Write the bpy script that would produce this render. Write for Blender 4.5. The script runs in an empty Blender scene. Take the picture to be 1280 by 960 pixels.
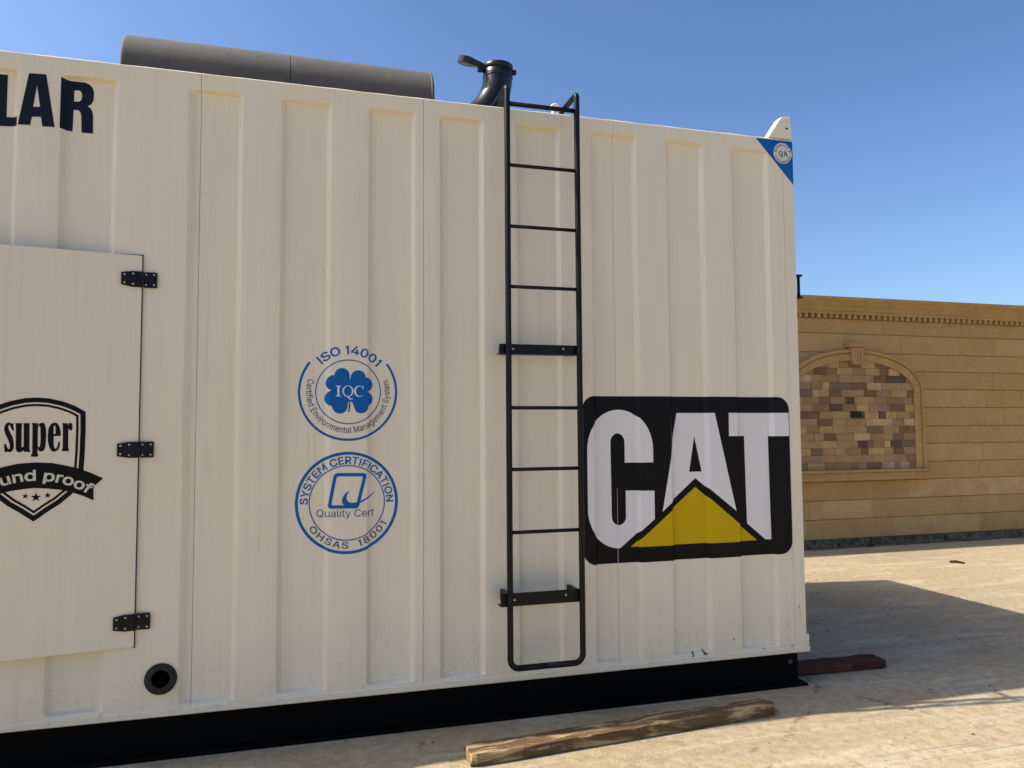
import bpy, bmesh, math, random
from mathutils import Vector, Matrix, noise
from mathutils.geometry import tessellate_polygon

SC = bpy.context.scene
COL = SC.collection
random.seed(7)

# ------------------------------------------------------------------ camera
CAM_YAW, CAM_PITCH, CAM_ROLL = 0.2815876, 0.0592007, -0.0065188
CAM_POS = Vector((0.0, -3.92169, 1.5))
F = Vector((math.sin(CAM_YAW) * math.cos(CAM_PITCH), math.cos(CAM_YAW) * math.cos(CAM_PITCH), math.sin(CAM_PITCH)))
R0 = Vector((math.cos(CAM_YAW), -math.sin(CAM_YAW), 0))
U0 = R0.cross(F)
RR = R0 * math.cos(CAM_ROLL) + U0 * math.sin(CAM_ROLL)
UU = U0 * math.cos(CAM_ROLL) - R0 * math.sin(CAM_ROLL)
cd = bpy.data.cameras.new('camera')
cd.sensor_width = 36.0
cd.lens = 27.0
cd.clip_start = 0.05
cd.clip_end = 2000
cam = bpy.data.objects.new('camera', cd)
M = Matrix((RR, UU, -F)).transposed().to_4x4()
M.translation = CAM_POS
cam.matrix_world = M
COL.objects.link(cam)
SC.camera = cam

# ------------------------------------------------------------------ sky, sun, exposure
TO_SUN = Vector((-2.73, 0.41, 3.24)).normalized()
ELEV = math.asin(TO_SUN.z)
AZ = math.atan2(TO_SUN.x, TO_SUN.y)
world = bpy.data.worlds.new('World')
SC.world = world
world.use_nodes = True
wt = world.node_tree
wt.nodes.clear()
sky = wt.nodes.new('ShaderNodeTexSky')
sky.sky_type = 'NISHITA'
sky.sun_disc = False
sky.sun_elevation = ELEV
sky.sun_rotation = AZ
sky.altitude = 0
sky.air_density = 1.0
sky.dust_density = 2.3
sky.ozone_density = 3.0
bg = wt.nodes.new('ShaderNodeBackground')
bg.inputs['Strength'].default_value = 0.081
wo = wt.nodes.new('ShaderNodeOutputWorld')
gam = wt.nodes.new('ShaderNodeGamma')          # deeper blue and a stronger glow round the sun, the same over the whole sky
gam.inputs['Gamma'].default_value = 1.4
wt.links.new(sky.outputs[0], gam.inputs['Color'])
wt.links.new(gam.outputs[0], bg.inputs['Color'])
wt.links.new(bg.outputs[0], wo.inputs['Surface'])

sd = bpy.data.lights.new('sun', 'SUN')
sd.energy = 5.0
sd.angle = math.radians(0.5)
sd.color = (1.0, 0.93, 0.82)
sun = bpy.data.objects.new('sun', sd)
sun.rotation_euler = TO_SUN.to_track_quat('Z', 'Y').to_euler()
sun.location = TO_SUN * 30
COL.objects.link(sun)

SC.view_settings.view_transform = 'Standard'
SC.view_settings.look = 'None'
SC.view_settings.gamma = 1.0
SC.view_settings.exposure = 0.47
SC.view_settings.use_curve_mapping = False
SC.cycles.max_bounces = 5
SC.cycles.diffuse_bounces = 3
SC.cycles.glossy_bounces = 2
SC.cycles.use_adaptive_sampling = True
SC.cycles.adaptive_threshold = 0.015

# ------------------------------------------------------------------ helpers: objects
def link(o, parent=None):
    COL.objects.link(o)
    if parent is not None:
        o.parent = parent
        o.matrix_parent_inverse = world_of(parent).inverted()
    return o

WORLD = {}
def world_of(o):
    return WORLD.get(o.name, Matrix.Identity(4))

def empty(name, loc=(0, 0, 0), rz=0.0):
    o = bpy.data.objects.new(name, None)
    o.empty_display_size = 0.2
    o.location = loc
    o.rotation_euler = (0, 0, rz)
    COL.objects.link(o)
    WORLD[o.name] = Matrix.Translation(Vector(loc)) @ Matrix.Rotation(rz, 4, 'Z')
    return o

def sub_empty(name, parent):
    o = bpy.data.objects.new(name, None)
    o.empty_display_size = 0.1
    link(o, parent)
    WORLD[o.name] = Matrix.Identity(4)
    return o

def tag(o, label=None, cat=None, group=None, kind=None):
    if label: o['label'] = label
    if cat: o['category'] = cat
    if group: o['group'] = group
    if kind: o['kind'] = kind
    return o

def mesh_obj(name, verts, faces, mat, parent=None, smooth=False, mats=None, midx=None):
    me = bpy.data.meshes.new(name)
    me.from_pydata([tuple(v) for v in verts], [], [tuple(f) for f in faces])
    for m in (mats or [mat]):
        me.materials.append(m)
    if midx:
        me.polygons.foreach_set('material_index', midx)
    if smooth:
        me.polygons.foreach_set('use_smooth', [True] * len(me.polygons))
    me.update()
    return link(bpy.data.objects.new(name, me), parent)

def bm_obj(name, bm, mat, parent=None, smooth=False, mats=None):
    me = bpy.data.meshes.new(name)
    bm.to_mesh(me)
    bm.free()
    for m in (mats or [mat]):
        me.materials.append(m)
    if smooth:
        me.polygons.foreach_set('use_smooth', [True] * len(me.polygons))
    return link(bpy.data.objects.new(name, me), parent)

def bm_box(bm, lo, hi, bevel=0.0, mi=0, seg=1):
    x0, y0, z0 = lo; x1, y1, z1 = hi
    vs = [bm.verts.new(c) for c in ((x0,y0,z0),(x1,y0,z0),(x1,y1,z0),(x0,y1,z0),(x0,y0,z1),(x1,y0,z1),(x1,y1,z1),(x0,y1,z1))]
    fs = [bm.faces.new([vs[i] for i in q]) for q in ((3,2,1,0),(4,5,6,7),(0,1,5,4),(1,2,6,5),(2,3,7,6),(3,0,4,7))]
    for f in fs: f.material_index = mi
    if bevel > 0:
        es = list({e for f in fs for e in f.edges})
        bmesh.ops.bevel(bm, geom=es, offset=bevel, segments=seg, affect='EDGES', profile=0.5)
    return vs

def box(name, lo, hi, mat, parent=None, bevel=0.0, seg=1):
    bm = bmesh.new()
    bm_box(bm, lo, hi, bevel, 0, seg)
    return bm_obj(name, bm, mat, parent)

def frame_path(path):
    """tangent frames by parallel transport"""
    n = len(path)
    T = []
    for i in range(n):
        a = path[max(i - 1, 0)]; b = path[min(i + 1, n - 1)]
        T.append((b - a).normalized())
    up = Vector((0, 0, 1)) if abs(T[0].z) < 0.9 else Vector((1, 0, 0))
    N = (up - T[0] * up.dot(T[0])).normalized()
    out = []
    for i in range(n):
        N = (N - T[i] * N.dot(T[i])).normalized()
        out.append((T[i], N, T[i].cross(N)))
    return out

def bm_tube(bm, path, rad, seg=14, caps=True, mi=0):
    path = [Vector(q) for q in path]
    fr = frame_path(path)
    rings = []
    for i, q in enumerate(path):
        r = rad[i] if isinstance(rad, (list, tuple)) else rad
        _, N, B = fr[i]
        rings.append([bm.verts.new(q + (N * math.cos(2*math.pi*k/seg) + B * math.sin(2*math.pi*k/seg)) * r) for k in range(seg)])
    for a, b in zip(rings, rings[1:]):
        for k in range(seg):
            f = bm.faces.new((a[k], a[(k+1) % seg], b[(k+1) % seg], b[k]))
            f.smooth = True
            f.material_index = mi
    if caps:
        f = bm.faces.new(list(reversed(rings[0]))); f.material_index = mi
        f = bm.faces.new(rings[-1]); f.material_index = mi
    return rings

def tube(name, path, rad, mat, parent=None, seg=14, caps=True):
    bm = bmesh.new()
    bm_tube(bm, path, rad, seg, caps)
    bmesh.ops.recalc_face_normals(bm, faces=bm.faces)
    return bm_obj(name, bm, mat, parent)

def round_path(pts, r, n=6):
    """polyline with rounded corners"""
    pts = [Vector(p) for p in pts]
    out = [pts[0]]
    for a, b, c in zip(pts, pts[1:], pts[2:]):
        d1 = (a - b).normalized(); d2 = (c - b).normalized()
        ang = d1.angle(d2)
        t = r / math.tan(ang / 2)
        p1 = b + d1 * t; p2 = b + d2 * t
        ctr = b + (d1 + d2).normalized() * (r / math.sin(ang / 2))
        v1 = p1 - ctr; v2 = p2 - ctr
        for k in range(n + 1):
            w = v1.angle(v2); f = k / n
            out.append(ctr + (v1 * math.sin((1 - f) * w) + v2 * math.sin(f * w)) / math.sin(w))
    out.append(pts[-1])
    return out

def prism(name, poly, y0, y1, mat, parent=None, bevel=0.0):
    """polygon in x-z extruded from y0 (towards the yard) back to y1"""
    bm = bmesh.new()
    a = [bm.verts.new((x, y0, z)) for x, z in poly]
    b = [bm.verts.new((x, y1, z)) for x, z in poly]
    n = len(poly)
    bm.faces.new(a); bm.faces.new(list(reversed(b)))
    for i in range(n):
        bm.faces.new((a[(i+1) % n], a[i], b[i], b[(i+1) % n]))
    bmesh.ops.recalc_face_normals(bm, faces=bm.faces)
    if bevel > 0:
        bmesh.ops.bevel(bm, geom=list(bm.edges), offset=bevel, segments=1, affect='EDGES', profile=0.5)
    return bm_obj(name, bm, mat, parent)

# ------------------------------------------------------------------ helpers: materials
class NT:
    def __init__(s, name):
        s.m = bpy.data.materials.new(name)
        s.m.use_nodes = True
        s.t = s.m.node_tree
        s.p = s.t.nodes['Principled BSDF']
        s.tc = s.t.nodes.new('ShaderNodeTexCoord')
        s.geo = s.t.nodes.new('ShaderNodeNewGeometry')
    def put(s, sock, v):
        if hasattr(v, 'is_output') or hasattr(v, 'links') and hasattr(v, 'node'):
            s.t.links.new(v, sock)
        else:
            sock.default_value = (*v, 1) if isinstance(v, tuple) and len(v) == 3 and sock.type == 'RGBA' else v
    def pos(s): return s.geo.outputs['Position']
    def mapping(s, vec, scale=(1, 1, 1), rot=(0, 0, 0), loc=(0, 0, 0)):
        n = s.t.nodes.new('ShaderNodeMapping')
        n.inputs['Scale'].default_value = scale; n.inputs['Rotation'].default_value = rot; n.inputs['Location'].default_value = loc
        s.t.links.new(vec, n.inputs['Vector'])
        return n.outputs[0]
    def noise(s, vec, scale, detail=4, rough=0.55, dist=0.0):
        n = s.t.nodes.new('ShaderNodeTexNoise')
        n.inputs['Scale'].default_value = scale; n.inputs['Detail'].default_value = detail
        n.inputs['Roughness'].default_value = rough; n.inputs['Distortion'].default_value = dist
        s.t.links.new(vec, n.inputs['Vector'])
        return n.outputs['Fac']
    def voronoi(s, vec, scale, feature='F1', out='Distance', rnd=1.0):
        n = s.t.nodes.new('ShaderNodeTexVoronoi')
        n.feature = feature
        n.inputs['Scale'].default_value = scale; n.inputs['Randomness'].default_value = rnd
        s.t.links.new(vec, n.inputs['Vector'])
        return n.outputs[out]
    def ramp(s, fac, stops, interp='LINEAR'):
        n = s.t.nodes.new('ShaderNodeValToRGB')
        e = n.color_ramp.elements
        n.color_ramp.interpolation = interp
        for i, (pos, c) in enumerate(stops):
            el = e[i] if i < 2 else e.new(pos)
            el.position = pos
            el.color = (c, c, c, 1) if isinstance(c, (int, float)) else (*c, 1)
        s.t.links.new(fac, n.inputs[0])
        return n.outputs[0]
    def mix(s, fac, a, b, mode='MIX'):
        n = s.t.nodes.new('ShaderNodeMix')
        n.data_type = 'RGBA'; n.blend_type = mode
        s.put(n.inputs[0], fac); s.put(n.inputs[6], a); s.put(n.inputs[7], b)
        return n.outputs[2]
    def math(s, op, a, b=0.0, clamp=False):
        n = s.t.nodes.new('ShaderNodeMath')
        n.operation = op; n.use_clamp = clamp
        s.put(n.inputs[0], a); s.put(n.inputs[1], b)
        return n.outputs[0]
    def sep(s, vec):
        n = s.t.nodes.new('ShaderNodeSeparateXYZ')
        s.t.links.new(vec, n.inputs[0])
        return n.outputs
    def rnd(s):
        n = s.t.nodes.new('ShaderNodeObjectInfo')
        return n.outputs['Random']
    def bump(s, h, strength=0.3, dist=0.01):
        n = s.t.nodes.new('ShaderNodeBump')
        n.inputs['Strength'].default_value = strength; n.inputs['Distance'].default_value = dist
        s.t.links.new(h, n.inputs['Height'])
        s.t.links.new(n.outputs[0], s.p.inputs['Normal'])
    def out(s, color=None, rough=None, metal=None, spec=None):
        if color is not None: s.put(s.p.inputs['Base Color'], color)
        if rough is not None: s.put(s.p.inputs['Roughness'], rough)
        if metal is not None: s.put(s.p.inputs['Metallic'], metal)
        if spec is not None: s.put(s.p.inputs['Specular IOR Level'], spec)
        return s.m

def mat_cream():
    n = NT('cream_paint')
    P = n.pos()
    base = (0.745, 0.66, 0.50)
    streak = n.noise(n.mapping(P, (14, 14, 0.5)), 2.0, 3, 0.6)
    hair = n.noise(n.mapping(P, (75, 75, 0.9)), 1.6, 2, 0.6)
    run = n.noise(n.mapping(P, (9, 9, 0.22)), 2.2, 4, 0.7, 0.15)
    cloud = n.noise(P, 1.3, 2, 0.6)
    c = n.mix(n.ramp(streak, [(0.35, 0.0), (0.75, 0.45)]), base, (0.67, 0.59, 0.435))
    c = n.mix(n.ramp(cloud, [(0.38, 0.0), (0.75, 0.45)]), c, (0.69, 0.605, 0.45))
    c = n.mix(n.ramp(hair, [(0.52, 0.0), (0.7, 0.15)]), c, (0.55, 0.47, 0.335))
    c = n.mix(n.ramp(hair, [(0.3, 0.12), (0.45, 0.0)]), c, (0.74, 0.66, 0.50))
    c = n.mix(n.math('MULTIPLY', n.ramp(run, [(0.6, 0.0), (0.74, 0.42)]), n.ramp(n.noise(P, 2.4, 3), [(0.45, 0.0), (0.6, 1.0)])), c, (0.46, 0.375, 0.25))
    scuff = n.noise(n.mapping(P, (3, 3, 1.6), (0, 0.5, 0)), 5.5, 4, 0.75, 1.0)
    c = n.mix(n.ramp(scuff, [(0.68, 0.0), (0.74, 0.3)]), c, (0.42, 0.36, 0.27))
    # splashed dirt along the foot of the walls, rubbed paint chips near the corner
    z = n.sep(P)[2]
    low = n.math('SUBTRACT', 1.0, n.math('MULTIPLY', n.math('SUBTRACT', z, 0.2), 3.2), True)
    sp = n.noise(P, 34, 2, 0.7)
    dirt = n.math('MULTIPLY', low, n.ramp(sp, [(0.52, 0.0), (0.8, 0.4)]))
    c = n.mix(dirt, c, (0.40, 0.33, 0.24))
    chip = n.math('MULTIPLY', n.ramp(n.noise(P, 21, 3, 0.5), [(0.735, 0.0), (0.75, 1.0)]), low)
    xr = n.math('MULTIPLY', n.math('SUBTRACT', n.sep(P)[0], 1.9), 1.2, True)
    c = n.mix(n.math('MULTIPLY', chip, xr), c, (0.11, 0.085, 0.06))
    fine = n.noise(n.mapping(P, (60, 60, 3)), 6, 3)
    n.bump(n.math('ADD', n.math('MULTIPLY', fine, 0.25), n.noise(P, 120, 2)), 0.05, 0.002)
    return n.out(c, n.ramp(streak, [(0.3, 0.34), (0.8, 0.5)]), 0.0, 0.4)

def mat_plain(name, col, rough=0.5, var=0.15, scale=8.0, metal=0.0, bump=0.0, spec=0.5):
    n = NT(name)
    f = n.noise(n.pos(), scale, 5, 0.6)
    dark = tuple(c * (1 - var) for c in col); lite = tuple(min(1, c * (1 + var)) for c in col)
    c = n.ramp(f, [(0.3, dark), (0.7, lite)])
    if bump: n.bump(n.noise(n.pos(), scale * 6, 4), bump, 0.004)
    return n.out(c, rough, metal, spec)

def mat_black_steel():
    n = NT('black_paint')
    P = n.pos()
    f = n.noise(P, 9, 5, 0.65)
    g = n.noise(P, 55, 4, 0.7)
    c = n.mix(n.ramp(f, [(0.45, 0.0), (0.75, 0.6)]), (0.0018, 0.0018, 0.002), (0.005, 0.0045, 0.004))
    dust = n.math('MULTIPLY', n.ramp(g, [(0.55, 0.0), (0.8, 0.5)]), n.ramp(f, [(0.45, 0.0), (0.7, 1.0)]))
    c = n.mix(dust, c, (0.022, 0.019, 0.016))
    n.bump(g, 0.08, 0.002)
    return n.out(c, n.ramp(f, [(0.3, 0.5), (0.75, 0.75)]), 0.0, 0.07)

def mat_silencer():
    n = NT('silencer_cladding')
    P = n.pos()
    f = n.noise(n.mapping(P, (30, 6, 6)), 3, 6, 0.75)
    g = n.noise(P, 3, 4)
    c = n.mix(n.ramp(f, [(0.3, 0.0), (0.75, 1.0)]), (0.085, 0.078, 0.068), (0.125, 0.115, 0.10))
    c = n.mix(n.ramp(g, [(0.4, 0.0), (0.8, 0.5)]), c, (0.16, 0.135, 0.10))
    n.bump(f, 0.15, 0.005)
    return n.out(c, 0.75, 0.0, 0.3)

def mat_ground():
    n = NT('dusty_concrete')
    P = n.pos()
    big = n.noise(P, 0.42, 3, 0.6, 0.4)
    med = n.noise(P, 1.9, 4, 0.62, 0.6)
    fine = n.noise(P, 17, 4, 0.7)
    grit = n.noise(P, 95, 3, 0.6)
    st = n.noise(n.mapping(P, (0.5, 2.4, 1), (0, 0, math.radians(-78))), 1.3, 4, 0.66, 0.9)
    smear = n.noise(n.mapping(P, (0.9, 2.2, 1), (0, 0, math.radians(35))), 1.1, 4, 0.7, 2.4)
    tyre = n.noise(n.mapping(P, (0.25, 7.0, 1), (0, 0, math.radians(-24))), 1.5, 2, 0.6, 0.3)
    c = n.mix(n.ramp(big, [(0.36, 0.0), (0.66, 1.0)]), (0.328, 0.268, 0.166), (0.387, 0.320, 0.206))
    c = n.mix(n.ramp(med, [(0.5, 0.0), (0.68, 0.6)]), c, (0.348, 0.250, 0.134))
    c = n.mix(n.ramp(st, [(0.53, 0.0), (0.64, 0.8)]), c, (0.446, 0.382, 0.261))
    c = n.mix(n.ramp(smear, [(0.54, 0.0), (0.66, 0.6)]), c, (0.265, 0.212, 0.134))
    c = n.mix(n.ramp(tyre, [(0.56, 0.0), (0.72, 0.45)]), c, (0.265, 0.218, 0.140))
    c = n.mix(n.ramp(fine, [(0.36, 0.6), (0.52, 0.0)]), c, (0.250, 0.191, 0.110))
    c = n.mix(n.ramp(fine, [(0.56, 0.0), (0.74, 0.65)]), c, (0.461, 0.401, 0.280))
    c = n.mix(n.ramp(grit, [(0.68, 0.0), (0.76, 0.6)]), c, (0.139, 0.104, 0.057))
    scr = n.noise(n.mapping(P, (0.5, 26, 1), (0, 0, math.radians(-66))), 1.2, 2, 0.6, 0.25)
    c = n.mix(n.math('MULTIPLY', n.ramp(scr, [(0.62, 0.0), (0.68, 0.55)]), n.ramp(big, [(0.45, 0.0), (0.6, 1.0)])), c, (0.205, 0.165, 0.11))
    scr2 = n.noise(n.mapping(P, (0.6, 18, 1), (0, 0, math.radians(18))), 1.1, 2, 0.6, 0.6)
    c = n.mix(n.ramp(scr2, [(0.66, 0.0), (0.71, 0.5)]), c, (0.50, 0.45, 0.35))
    smud = n.noise(n.mapping(P, (1.0, 2.0, 1), (0, 0, 0.5)), 2.6, 4, 0.72, 1.2)
    c = n.mix(n.ramp(smud, [(0.64, 0.0), (0.70, 0.6)]), c, (0.16, 0.125, 0.085))
    rust = n.noise(n.mapping(P, (1.4, 3.0, 1), (0, 0, -0.2)), 1.9, 4, 0.7, 0.6)
    c = n.mix(n.ramp(rust, [(0.62, 0.0), (0.74, 0.6)]), c, (0.36, 0.215, 0.105))
    spk = n.noise(P, 210, 2, 0.5)
    c = n.mix(n.ramp(spk, [(0.66, 0.0), (0.72, 0.5)]), c, (0.14, 0.11, 0.075))
    cr = n.voronoi(n.mapping(P, (1, 1, 1), (0, 0, 0.4)), 0.33, 'DISTANCE_TO_EDGE')
    crw = n.math('ADD', cr, n.math('MULTIPLY', n.math('SUBTRACT', fine, 0.5), 0.02))
    crack = n.math('MULTIPLY', n.ramp(crw, [(0.0, 1.0), (0.0035, 0.0)]), n.ramp(med, [(0.5, 0.0), (0.6, 0.6)]))
    c = n.mix(crack, c, (0.112, 0.081, 0.043))
    h = n.math('ADD', n.math('MULTIPLY', fine, 0.6), n.math('ADD', n.math('MULTIPLY', grit, 0.3), n.math('MULTIPLY', med, 1.2)))
    h = n.math('SUBTRACT', h, n.math('MULTIPLY', crack, 0.6))
    n.bump(h, 0.65, 0.024)
    return n.out(c, 0.92, 0.0, 0.2)

def mat_sandstone():
    n = NT('sandstone')
    P = n.pos()
    r = n.rnd()
    c = n.ramp(r, [(0.0, (0.397, 0.248, 0.094)), (0.5, (0.427, 0.272, 0.106)), (0.85, (0.448, 0.287, 0.116)), (1.0, (0.515, 0.349, 0.158))])
    off = n.t.nodes.new('ShaderNodeVectorMath'); off.operation = 'ADD'
    comb = n.t.nodes.new('ShaderNodeCombineXYZ')
    n.t.links.new(n.math('MULTIPLY', r, 31.0), comb.inputs[0]); n.t.links.new(n.math('MULTIPLY', r, 17.0), comb.inputs[2])
    n.t.links.new(P, off.inputs[0]); n.t.links.new(comb.outputs[0], off.inputs[1])
    Q = off.outputs[0]
    m1 = n.noise(Q, 3.2, 6, 0.65, 0.5)
    m2 = n.noise(Q, 26, 5, 0.7)
    c = n.mix(n.ramp(m1, [(0.42, 0.0), (0.66, 0.6)]), c, (0.350, 0.208, 0.069))
    c = n.mix(n.ramp(m2, [(0.52, 0.0), (0.7, 0.7)]), c, (0.536, 0.362, 0.153))
    pit = n.voronoi(Q, 38)
    c = n.mix(n.math('MULTIPLY', n.ramp(pit, [(0.08, 1.0), (0.2, 0.0)]), n.ramp(m1, [(0.4, 0.0), (0.6, 0.6)])), c, (0.225, 0.126, 0.037))
    n.bump(n.math('ADD', m2, n.math('MULTIPLY', n.ramp(pit, [(0.08, 0.0), (0.2, 1.0)]), 0.6)), 0.55, 0.01)
    return n.out(c, 0.9, 0.0, 0.2)

def mat_mosaic():
    n = NT('split_stone')
    P = n.pos()
    r = n.rnd()
    stops = [(0.0, (0.425, 0.286, 0.113)), (0.12, (0.319, 0.197, 0.084)), (0.22, (0.496, 0.329, 0.138)), (0.33, (0.389, 0.236, 0.119)), (0.44, (0.319, 0.203, 0.119)),
             (0.54, (0.189, 0.093, 0.045)), (0.64, (0.38, 0.255, 0.115)), (0.73, (0.189, 0.120, 0.078)), (0.81, (0.531, 0.373, 0.187)), (0.89, (0.077, 0.055, 0.041)), (0.95, (0.260, 0.159, 0.064))]
    c = n.ramp(r, stops, 'CONSTANT')
    comb = n.t.nodes.new('ShaderNodeCombineXYZ')
    n.t.links.new(n.math('MULTIPLY', r, 91.0), comb.inputs[0])
    off = n.t.nodes.new('ShaderNodeVectorMath'); off.operation = 'ADD'
    n.t.links.new(P, off.inputs[0]); n.t.links.new(comb.outputs[0], off.inputs[1])
    m1 = n.noise(off.outputs[0], 9, 5, 0.7, 0.8)
    c = n.mix(n.ramp(m1, [(0.4, 0.0), (0.7, 0.55)]), c, (0.236, 0.137, 0.059))
    n.bump(n.noise(off.outputs[0], 20, 5, 0.7), 0.6, 0.012)
    return n.out(c, 0.88, 0.0, 0.25)

def mat_wood(name, a, b, dark, axis_rot):
    n = NT(name)
    P = n.mapping(n.pos(), (1, 1, 1), (0, 0, axis_rot))
    g = n.noise(n.mapping(P, (1.6, 30, 30)), 2.0, 5, 0.65, 0.6)
    blot = n.noise(n.mapping(P, (2.2, 11, 11)), 1.7, 8, 0.72, 0.5)
    c = n.ramp(g, [(0.3, b), (0.7, a)])
    c = n.mix(n.ramp(blot, [(0.41, 0.0), (0.53, 0.93)]), c, dark)
    crack = n.noise(n.mapping(P, (1.2, 55, 55)), 2.2, 3, 0.5, 0.3)
    c = n.mix(n.ramp(crack, [(0.66, 0.0), (0.72, 0.85)]), c, (0.03, 0.02, 0.012))
    n.bump(n.math('SUBTRACT', g, n.ramp(crack, [(0.64, 0.0), (0.72, 1.0)])), 0.6, 0.008)
    return n.out(c, 0.85, 0.0, 0.2)

MAT = dict(
    cream=mat_cream(),
    dark_gap=mat_plain('gap_shadow_black', (0.01, 0.009, 0.008), 0.9),
    black=mat_black_steel(),
    ladder=mat_plain('ladder_black', (0.004, 0.004, 0.0045), 0.42, 0.3, 20, 0.0, 0.05, 0.22),
    zinc=mat_plain('zinc_rivet', (0.42, 0.42, 0.42), 0.35, 0.2, 40, 0.7),
    silencer=mat_silencer(),
    pipe=mat_plain('exhaust_black', (0.008, 0.008, 0.008), 0.33, 0.3, 12, 0.0, 0.06, 0.4),
    rubber=mat_plain('rubber_black', (0.028, 0.026, 0.023), 0.65, 0.2, 30, spec=0.12),
    vblack=mat_plain('vinyl_black', (0.003, 0.003, 0.0033), 0.45, 0.2, 3, spec=0.14),
    vnavy=mat_plain('vinyl_navy', (0.004, 0.006, 0.014), 0.45, 0.2, 3, spec=0.2),
    vwhite=mat_plain('vinyl_white', (0.72, 0.68, 0.645), 0.45, 0.03, 3),
    vyellow=mat_plain('vinyl_yellow', (0.54, 0.35, 0.0), 0.45, 0.04, 3, spec=0.15),
    vblue=mat_plain('vinyl_blue', (0.0, 0.095, 0.33), 0.45, 0.06, 3, spec=0.2),
    vgrey=mat_plain('vinyl_grey', (0.04, 0.075, 0.14), 0.45, 0.06, 3),
    vpale=mat_plain('vinyl_pale', (0.58, 0.64, 0.70), 0.45, 0.03, 3),
    vcream=mat_plain('vinyl_cream', (0.62, 0.56, 0.45), 0.45, 0.03, 3),
    white=mat_plain('white_paint', (0.75, 0.74, 0.71), 0.4, 0.05, 8),
    ground=mat_ground(),
    roof_dark=mat_plain('darkened_roof', (0.075, 0.062, 0.046), 0.9, 0.35, 3, 0, 0.2, 0.1),  # roof colour darkened to cut sunlight bounced onto the silencer
    dirt=mat_plain('mud_spot', (0.42, 0.35, 0.24), 0.9, 0.3, 60),
    void=mat_plain('dark_hole', (0.0008, 0.0008, 0.0008), 1.0, 0.2, 3, spec=0.0),
    chip=mat_plain('bare_chip', (0.13, 0.10, 0.07), 0.8, 0.4, 60),
    stone=mat_sandstone(),
    mosaic=mat_mosaic(),
    mortar=mat_plain('mortar', (0.32, 0.215, 0.105), 0.95, 0.25, 20, 0, 0.4, 0.1),
    plinth=mat_plain('grimy_plinth', (0.085, 0.07, 0.05), 0.95, 0.8, 16, 0, 0.7, 0.1),
    wood=mat_wood('weathered_timber', (0.50, 0.37, 0.20), (0.36, 0.245, 0.12), (0.095, 0.052, 0.024), -0.087),
    wood_dark=mat_wood('dark_timber', (0.12, 0.052, 0.03), (0.08, 0.03, 0.017), (0.045, 0.016, 0.009), 0.0),
    pebble=mat_plain('pebble', (0.12, 0.095, 0.07), 0.9, 0.5, 30),
)

GL_A = [(-1.1690,3.1510), (-1.0990,3.1540), (-1.0580,2.9090), (-1.1090,2.9070), (-1.1150,2.9510), (-1.1520,2.9480), (-1.1580,2.9080), (-1.2080,2.9060)]
GL_A_HOLE = [(-1.1350,3.0970), (-1.1200,2.9980), (-1.1480,2.9950)]
GL_R = [(-1.0370,3.1500), (-1.0010,3.1450), (-0.9670,3.1450), (-0.9420,3.1450), (-0.9230,3.1370), (-0.9100,3.1220), (-0.9040,3.0990), (-0.9050,3.0650), (-0.9130,3.0450), (-0.9290,3.0320), (-0.9160,3.0230), (-0.9090,3.0090), (-0.9060,2.9930), (-0.9040,2.9030), (-0.9520,2.9030), (-0.9550,2.9800), (-0.9590,2.9990), (-0.9680,3.0090), (-0.9880,3.0080), (-0.9900,2.9040), (-1.0380,2.9080)]
GL_R_HOLE = [(-0.9870,3.1020), (-0.9670,3.1040), (-0.9590,3.0990), (-0.9550,3.0880), (-0.9540,3.0730), (-0.9570,3.0590), (-0.9640,3.0510), (-0.9870,3.0480)]
GL_L = [(-1.3050,3.1410), (-1.2610,3.1420), (-1.2610,2.9440), (-1.2140,2.9460), (-1.2140,2.9040), (-1.3020,2.8980)]
SUP_S = [(-0.4950,1.5440), (-0.4980,1.5380), (-0.5090,1.5440), (-0.5170,1.5420), (-0.5240,1.5320), (-0.5260,1.5190), (-0.5240,1.5050), (-0.5180,1.4890), (-0.5100,1.4700), (-0.5040,1.4510), (-0.5030,1.4370), (-0.5050,1.4280), (-0.5100,1.4280), (-0.5160,1.4390), (-0.5190,1.4510), (-0.5240,1.4510), (-0.5240,1.4370), (-0.5210,1.4160), (-0.5160,1.4170), (-0.5130,1.4200), (-0.5050,1.4160), (-0.4970,1.4190), (-0.4920,1.4290), (-0.4900,1.4450), (-0.4920,1.4640), (-0.4970,1.4830), (-0.5050,1.5000), (-0.5110,1.5150), (-0.5130,1.5270), (-0.5110,1.5350), (-0.5070,1.5350), (-0.5020,1.5250), (-0.4960,1.5110), (-0.4910,1.5110)]
SUP_U = [(-0.4860,1.5410), (-0.4620,1.5410), (-0.4630,1.5180), (-0.4620,1.4420), (-0.4600,1.4360), (-0.4550,1.4360), (-0.4520,1.4400), (-0.4540,1.5320), (-0.4560,1.5410), (-0.4330,1.5410), (-0.4340,1.5290), (-0.4320,1.4280), (-0.4290,1.4200), (-0.4290,1.4160), (-0.4510,1.4170), (-0.4510,1.4240), (-0.4540,1.4240), (-0.4600,1.4170), (-0.4690,1.4150), (-0.4770,1.4190), (-0.4810,1.4310), (-0.4830,1.5320)]
SUP_P = [(-0.4240,1.5410), (-0.4030,1.5410), (-0.4020,1.5310), (-0.3950,1.5400), (-0.3850,1.5430), (-0.3770,1.5390), (-0.3720,1.5210), (-0.3700,1.4900), (-0.3710,1.4540), (-0.3730,1.4300), (-0.3800,1.4190), (-0.3880,1.4170), (-0.3960,1.4220), (-0.4010,1.4330), (-0.4010,1.4080), (-0.3980,1.4020), (-0.3980,1.3950), (-0.4230,1.3950), (-0.4230,1.4020), (-0.4190,1.4080), (-0.4210,1.5320)]
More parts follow.
